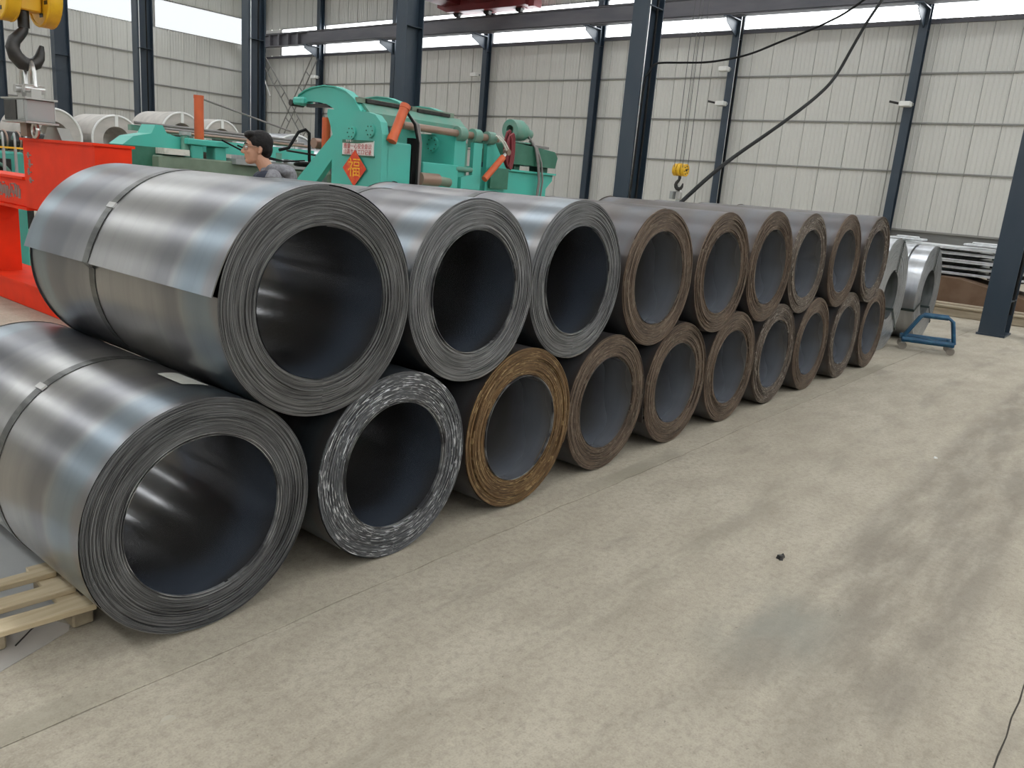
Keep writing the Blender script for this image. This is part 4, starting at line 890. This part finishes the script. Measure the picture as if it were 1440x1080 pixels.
for x in (2.16, 2.28, 2.40):
    g_ = P_('guard_bar', MB().tube((x, 8.0, .9), (x, 8.0, 1.47), .017, n=8), 'grey_part'); P_('bar_hook', MB().path([(x, 8.0, 1.47), (x, 8.0, 1.56), (x + .03, 8.1, 1.62), (x + .06, 8.25, 1.56)], .012), 'grey_part', None, g_)
P_('cross_tie', MB().box((2.12, 7.985, 1.455), (2.46, 8.015, 1.475)), 'yellow', 'yellow tie')

# ---------------------------------------------------------------- cables and small fittings
solo('power_cable', MB().path(curve([(7.0, 2.3, 1.35), (7.26, 2.3, 1.50), (8.24, 2.3, 1.99), (9.83, 2.3, 2.64), (11.0, 2.3, 3.16), (11.6, 2.3, 3.52), (12.12, 2.3, 4.02), (12.59, 2.3, 4.47), (13.1, 2.3, 4.89), (15.5, 2.3, 6.9), (19, 2.3, 11.4)]), .024, 10), 'black', (13.1, 2.3, 4.9), 'thick black power cable running diagonally up across the wall', 'cable')
solo('column_cable', MB().path(curve([(11.68, 5.72, 1.2), (11.70, 5.70, 3.3), (11.72, 5.66, 3.62), (11.80, 5.60, 3.78), (11.9, 5.5, 3.83), (11.95, 5.12, 3.83), (11.95, 4.58, 3.83), (11.95, 3.95, 3.92), (11.95, 3.38, 4.11), (11.95, 2.73, 4.34), (11.95, 2.2, 4.64), (11.95, 1.0, 5.6)]), .018, 8), 'black', (11.7, 5.7, 3.3), 'thin black cable leaving the middle column and sagging to the upper right', 'cable')
def lamp(y, z, label, arm):
    t = thing('wall_lamp', label, 'lamp', (26.95, y, z), 'small fittings on the wall columns')
    part('housing', MB().box((26.75, y - .02, z - .09), (27.05, y + .32, z + .07), bevel=.02), 'white', t)
    if arm: part('arm', MB().tube((26.9, y + .3, z), (26.8, y + .62, z + .06), .035), 'dark', t)
    part('clip', MB().box((27.0, y - .05, z - .04), (27.08, y + .1, z + .04)), 'grey_part', t)
lamp(23.75, 6.2, 'small white fitting on the wall column above the blower', 0); lamp(35.5, 6.3, 'small white fitting on the wall column by the lattice brace', 0); lamp(11.55, 6.18, 'small white box fitting beside the thin sagging cable', 0)
lamp(11.5, 5.0, 'small bracket fitting below the white box right of the hanging hook', 1); lamp(5.2, 5.0, 'small bracket fitting on the column above the galvanised coils', 1)

# ---------------------------------------------------------------- man behind the coils
def blob(mb, p, q, r1, r2, n=14, k=7):
    """tapered limb with round ends"""
    p, q = Vector(p), Vector(q); pts, rr = [], []; L = (q - p).length; d = (q - p).normalized()
    for i in range(4): a = PI / 2 * (i / 4); pts.append(p - d * r1 * math.cos(a)); rr.append(max(r1 * math.sin(a), .001))
    for i in range(k + 1): pts.append(p.lerp(q, i / k)); rr.append(r1 + (r2 - r1) * i / k)
    for i in range(3, -1, -1): a = PI / 2 * (i / 4); pts.append(q + d * r2 * math.cos(a)); rr.append(max(r2 * math.sin(a), .001))
    return mb.path(pts, r1, n, radii=rr)
man = thing('person', 'man with glasses in a grey hood and navy vest behind the coils', 'person', (2.575, 3.52, 0)); man.rotation_euler = (0, 0, math.atan2(.50, -.866))
man['label'] = 'man with black hair and glasses in grey hooded top and navy vest'
def fused(name, mb, m, vox, smooth, parent=man):
    o = link(name, mb.data(name, m), parent); r = o.modifiers.new('fuse', 'REMESH'); r.mode = 'VOXEL'; r.voxel_size = vox; r.use_smooth_shade = True
    s = o.modifiers.new('smooth', 'SMOOTH'); s.factor = .5; s.iterations = smooth; return o
# local frame: +x faces forward, +y is his left, z up; height 1.77 m
HX, HZ = .115, 1.63                                              # head centre, leaning a little forward
b = MB()
b.ell((HX - .015, 0, HZ + .035), (.098, .077, .098)); b.ell((HX + .03, 0, HZ - .03), (.066, .060, .085)); b.ell((HX + .055, 0, HZ - .095), (.036, .034, .026)); b.ell((HX + .035, 0, HZ - .075), (.052, .052, .04))
b.ell((HX + .062, 0, HZ + .032), (.026, .052, .018)); blob(b, (HX + .088, 0, HZ + .012), (HX + .112, 0, HZ - .028), .009, .014, 10, 4); b.ell((HX + .103, 0, HZ - .032), (.013, .018, .010))
for s in (-1, 1): b.ell((HX + .068, s * .036, HZ - .022), (.022, .022, .018)); b.ell((HX - .02, s * .079, HZ - .005), (.017, .009, .030)); b.ell((HX - .012, s * .081, HZ - .026), (.010, .008, .012))
b.ell((HX + .084, 0, HZ - .056), (.012, .022, .006)); b.ell((HX + .082, 0, HZ - .068), (.012, .019, .007))
blob(b, (.0, 0, 1.42), (HX - .02, 0, HZ - .06), .062, .054)
b.ell((0, 0, 1.30), (.105, .165, .17)); b.ell((0, 0, 1.08), (.095, .145, .17)); b.ell((-.005, 0, .95), (.105, .155, .12))
for s in (-1, 1):
    blob(b, (0, s * .13, 1.415), (0, s * .195, 1.40), .05, .052); blob(b, (0, s * .195, 1.40), (-.03, s * .235, 1.11), .050, .039); blob(b, (-.03, s * .235, 1.11), (.10, s * .21, .88), .037, .026)
    blob(b, (0, s * .085, .92), (.015, s * .10, .50), .082, .055); blob(b, (.015, s * .10, .50), (-.01, s * .105, .09), .054, .036); blob(b, (-.02, s * .105, .05), (.14, s * .115, .035), .038, .030)
    W_ = Vector((.10, s * .21, .88)); hd = Vector((.45, -s * .08, -.89)).normalized(); sd = Vector((.85, 0, .43)).normalized()
    b.ell(tuple(W_ + hd * .05), (.030, .018, .045))
    for k, (off, ln) in enumerate(((.026, .068), (.009, .078), (-.008, .073), (-.024, .058))):
        p0 = W_ + hd * .075 + sd * off; p1 = p0 + hd * ln * .5 + Vector((0, -s * .006, 0)); p2 = p1 + hd * ln * .5 + Vector((.006, -s * .018, .004)); blob(b, p0, p1, .0092, .0085, 8, 3); blob(b, p1, p2, .0085, .0075, 8, 3)
    p0 = W_ + hd * .03 + sd * .026; p1 = p0 + hd * .03 + sd * .028; blob(b, p0, p1, .011, .010, 8, 3); blob(b, p1, p1 + hd * .032 + sd * .004, .010, .008, 8, 3)
fused('body', b, 'skin', .0055, 3)
h = MB(); h.ell((HX - .025, 0, HZ + .058), (.102, .084, .092)); h.ell((HX - .06, 0, HZ + .01), (.062, .078, .085)); h.ell((HX + .045, 0, HZ + .108), (.055, .066, .032)); h.ell((HX + .075, .02, HZ + .098), (.024, .04, .02))
for s in (-1, 1): h.ell((HX - .03, s * .066, HZ + .045), (.05, .02, .045)); h.ell((HX + .02, s * .068, HZ + .055), (.03, .012, .035))
fused('hair', h, 'hair', .006, 2)
for s in (-1, 1):
    e = link('eye', MB().ell((HX + .084, s * .033, HZ + .008), (.011, .012, .010)).data('eye', 'eye'), man)
    link('iris', MB().ell((HX + .0935, s * .033, HZ + .008), (.003, .005, .005)).data('iris', 'black'), e)
    link('eyebrow', MB().path([(HX + .094, s * .018, HZ + .034), (HX + .092, s * .036, HZ + .040), (HX + .078, s * .056, HZ + .035)], .0045, 6).data('eyebrow', 'hair'), man)
gl = MB()
for s in (-1, 1):
    gl.path([(HX + .100 - .55 * max(0, abs(s * .036 + dy) - .012), s * .036 + dy, HZ + .006 + dz) for dy, dz in ((-.026 * s, .016), (.026 * s, .016), (.028 * s, 0), (.02 * s, -.018), (-.02 * s, -.018), (-.028 * s, 0))], .0028, 6, True)
    gl.path([(HX + .074, s * .062, HZ + .018), (HX + .04, s * .080, HZ + .016), (HX - .03, s * .083, HZ + .012)], .003, 6)
gl.path([(HX + .1, -.01, HZ + .014), (HX + .106, 0, HZ + .016), (HX + .1, .01, HZ + .014)], .0028, 6)
link('glasses', gl.data('glasses', 'shaft'), man)
j = MB(); j.ell((0, 0, 1.30), (.135, .195, .20)); j.ell((0, 0, 1.10), (.13, .18, .22)); j.ell((0, 0, .95), (.135, .185, .10)); j.ell((-.02, 0, 1.42), (.10, .13, .07))
for s in (-1, 1): blob(j, (0, s * .13, 1.425), (0, s * .20, 1.40), .066, .070); blob(j, (0, s * .20, 1.40), (-.03, s * .24, 1.11), .068, .056); blob(j, (-.03, s * .24, 1.11), (.095, s * .212, .89), .054, .042)
fused('hooded_top', j, 'hood', .008, 4)
hd = MB(); hd.ell((-.09, 0, 1.47), (.095, .135, .060)); hd.ell((-.02, .09, 1.485), (.075, .05, .045)); hd.ell((-.02, -.09, 1.485), (.075, .05, .045)); hd.ell((.055, .06, 1.465), (.04, .03, .03)); hd.ell((.055, -.06, 1.465), (.04, .03, .03)); hd.ell((-.14, 0, 1.42), (.06, .11, .10))
fused('hood', hd, 'hood', .007, 4)
v = MB(); v.ell((.015, 0, 1.27), (.145, .192, .19)); v.ell((.01, 0, 1.10), (.142, .192, .2)); v.ell((.01, 0, .97), (.142, .19, .08)); v.ell((.03, .125, 1.395), (.118, .085, .080)); v.ell((.03, -.125, 1.395), (.118, .085, .080)); v.ell((.02, 0, 1.38), (.12, .16, .07))
fused('vest', v, 'vest', .008, 3)
l_ = MB(); l_.ell((-.005, 0, .93), (.125, .172, .11))
for s in (-1, 1): blob(l_, (0, s * .085, .90), (.015, s * .10, .50), .096, .070); blob(l_, (.015, s * .10, .50), (-.01, s * .105, .10), .070, .056)
fused('trousers', l_, 'jean', .008, 3)
for s in (-1, 1):
    sh = MB(); sh.ell((.05, s * .11, .045), (.145, .052, .045)); sh.ell((-.03, s * .107, .07), (.06, .05, .055)); sh.box((-.09, s * .11 - .045, 0), (.185, s * .11 + .045, .022), bevel=.01); fused('shoe', sh, 'black', .006, 2)
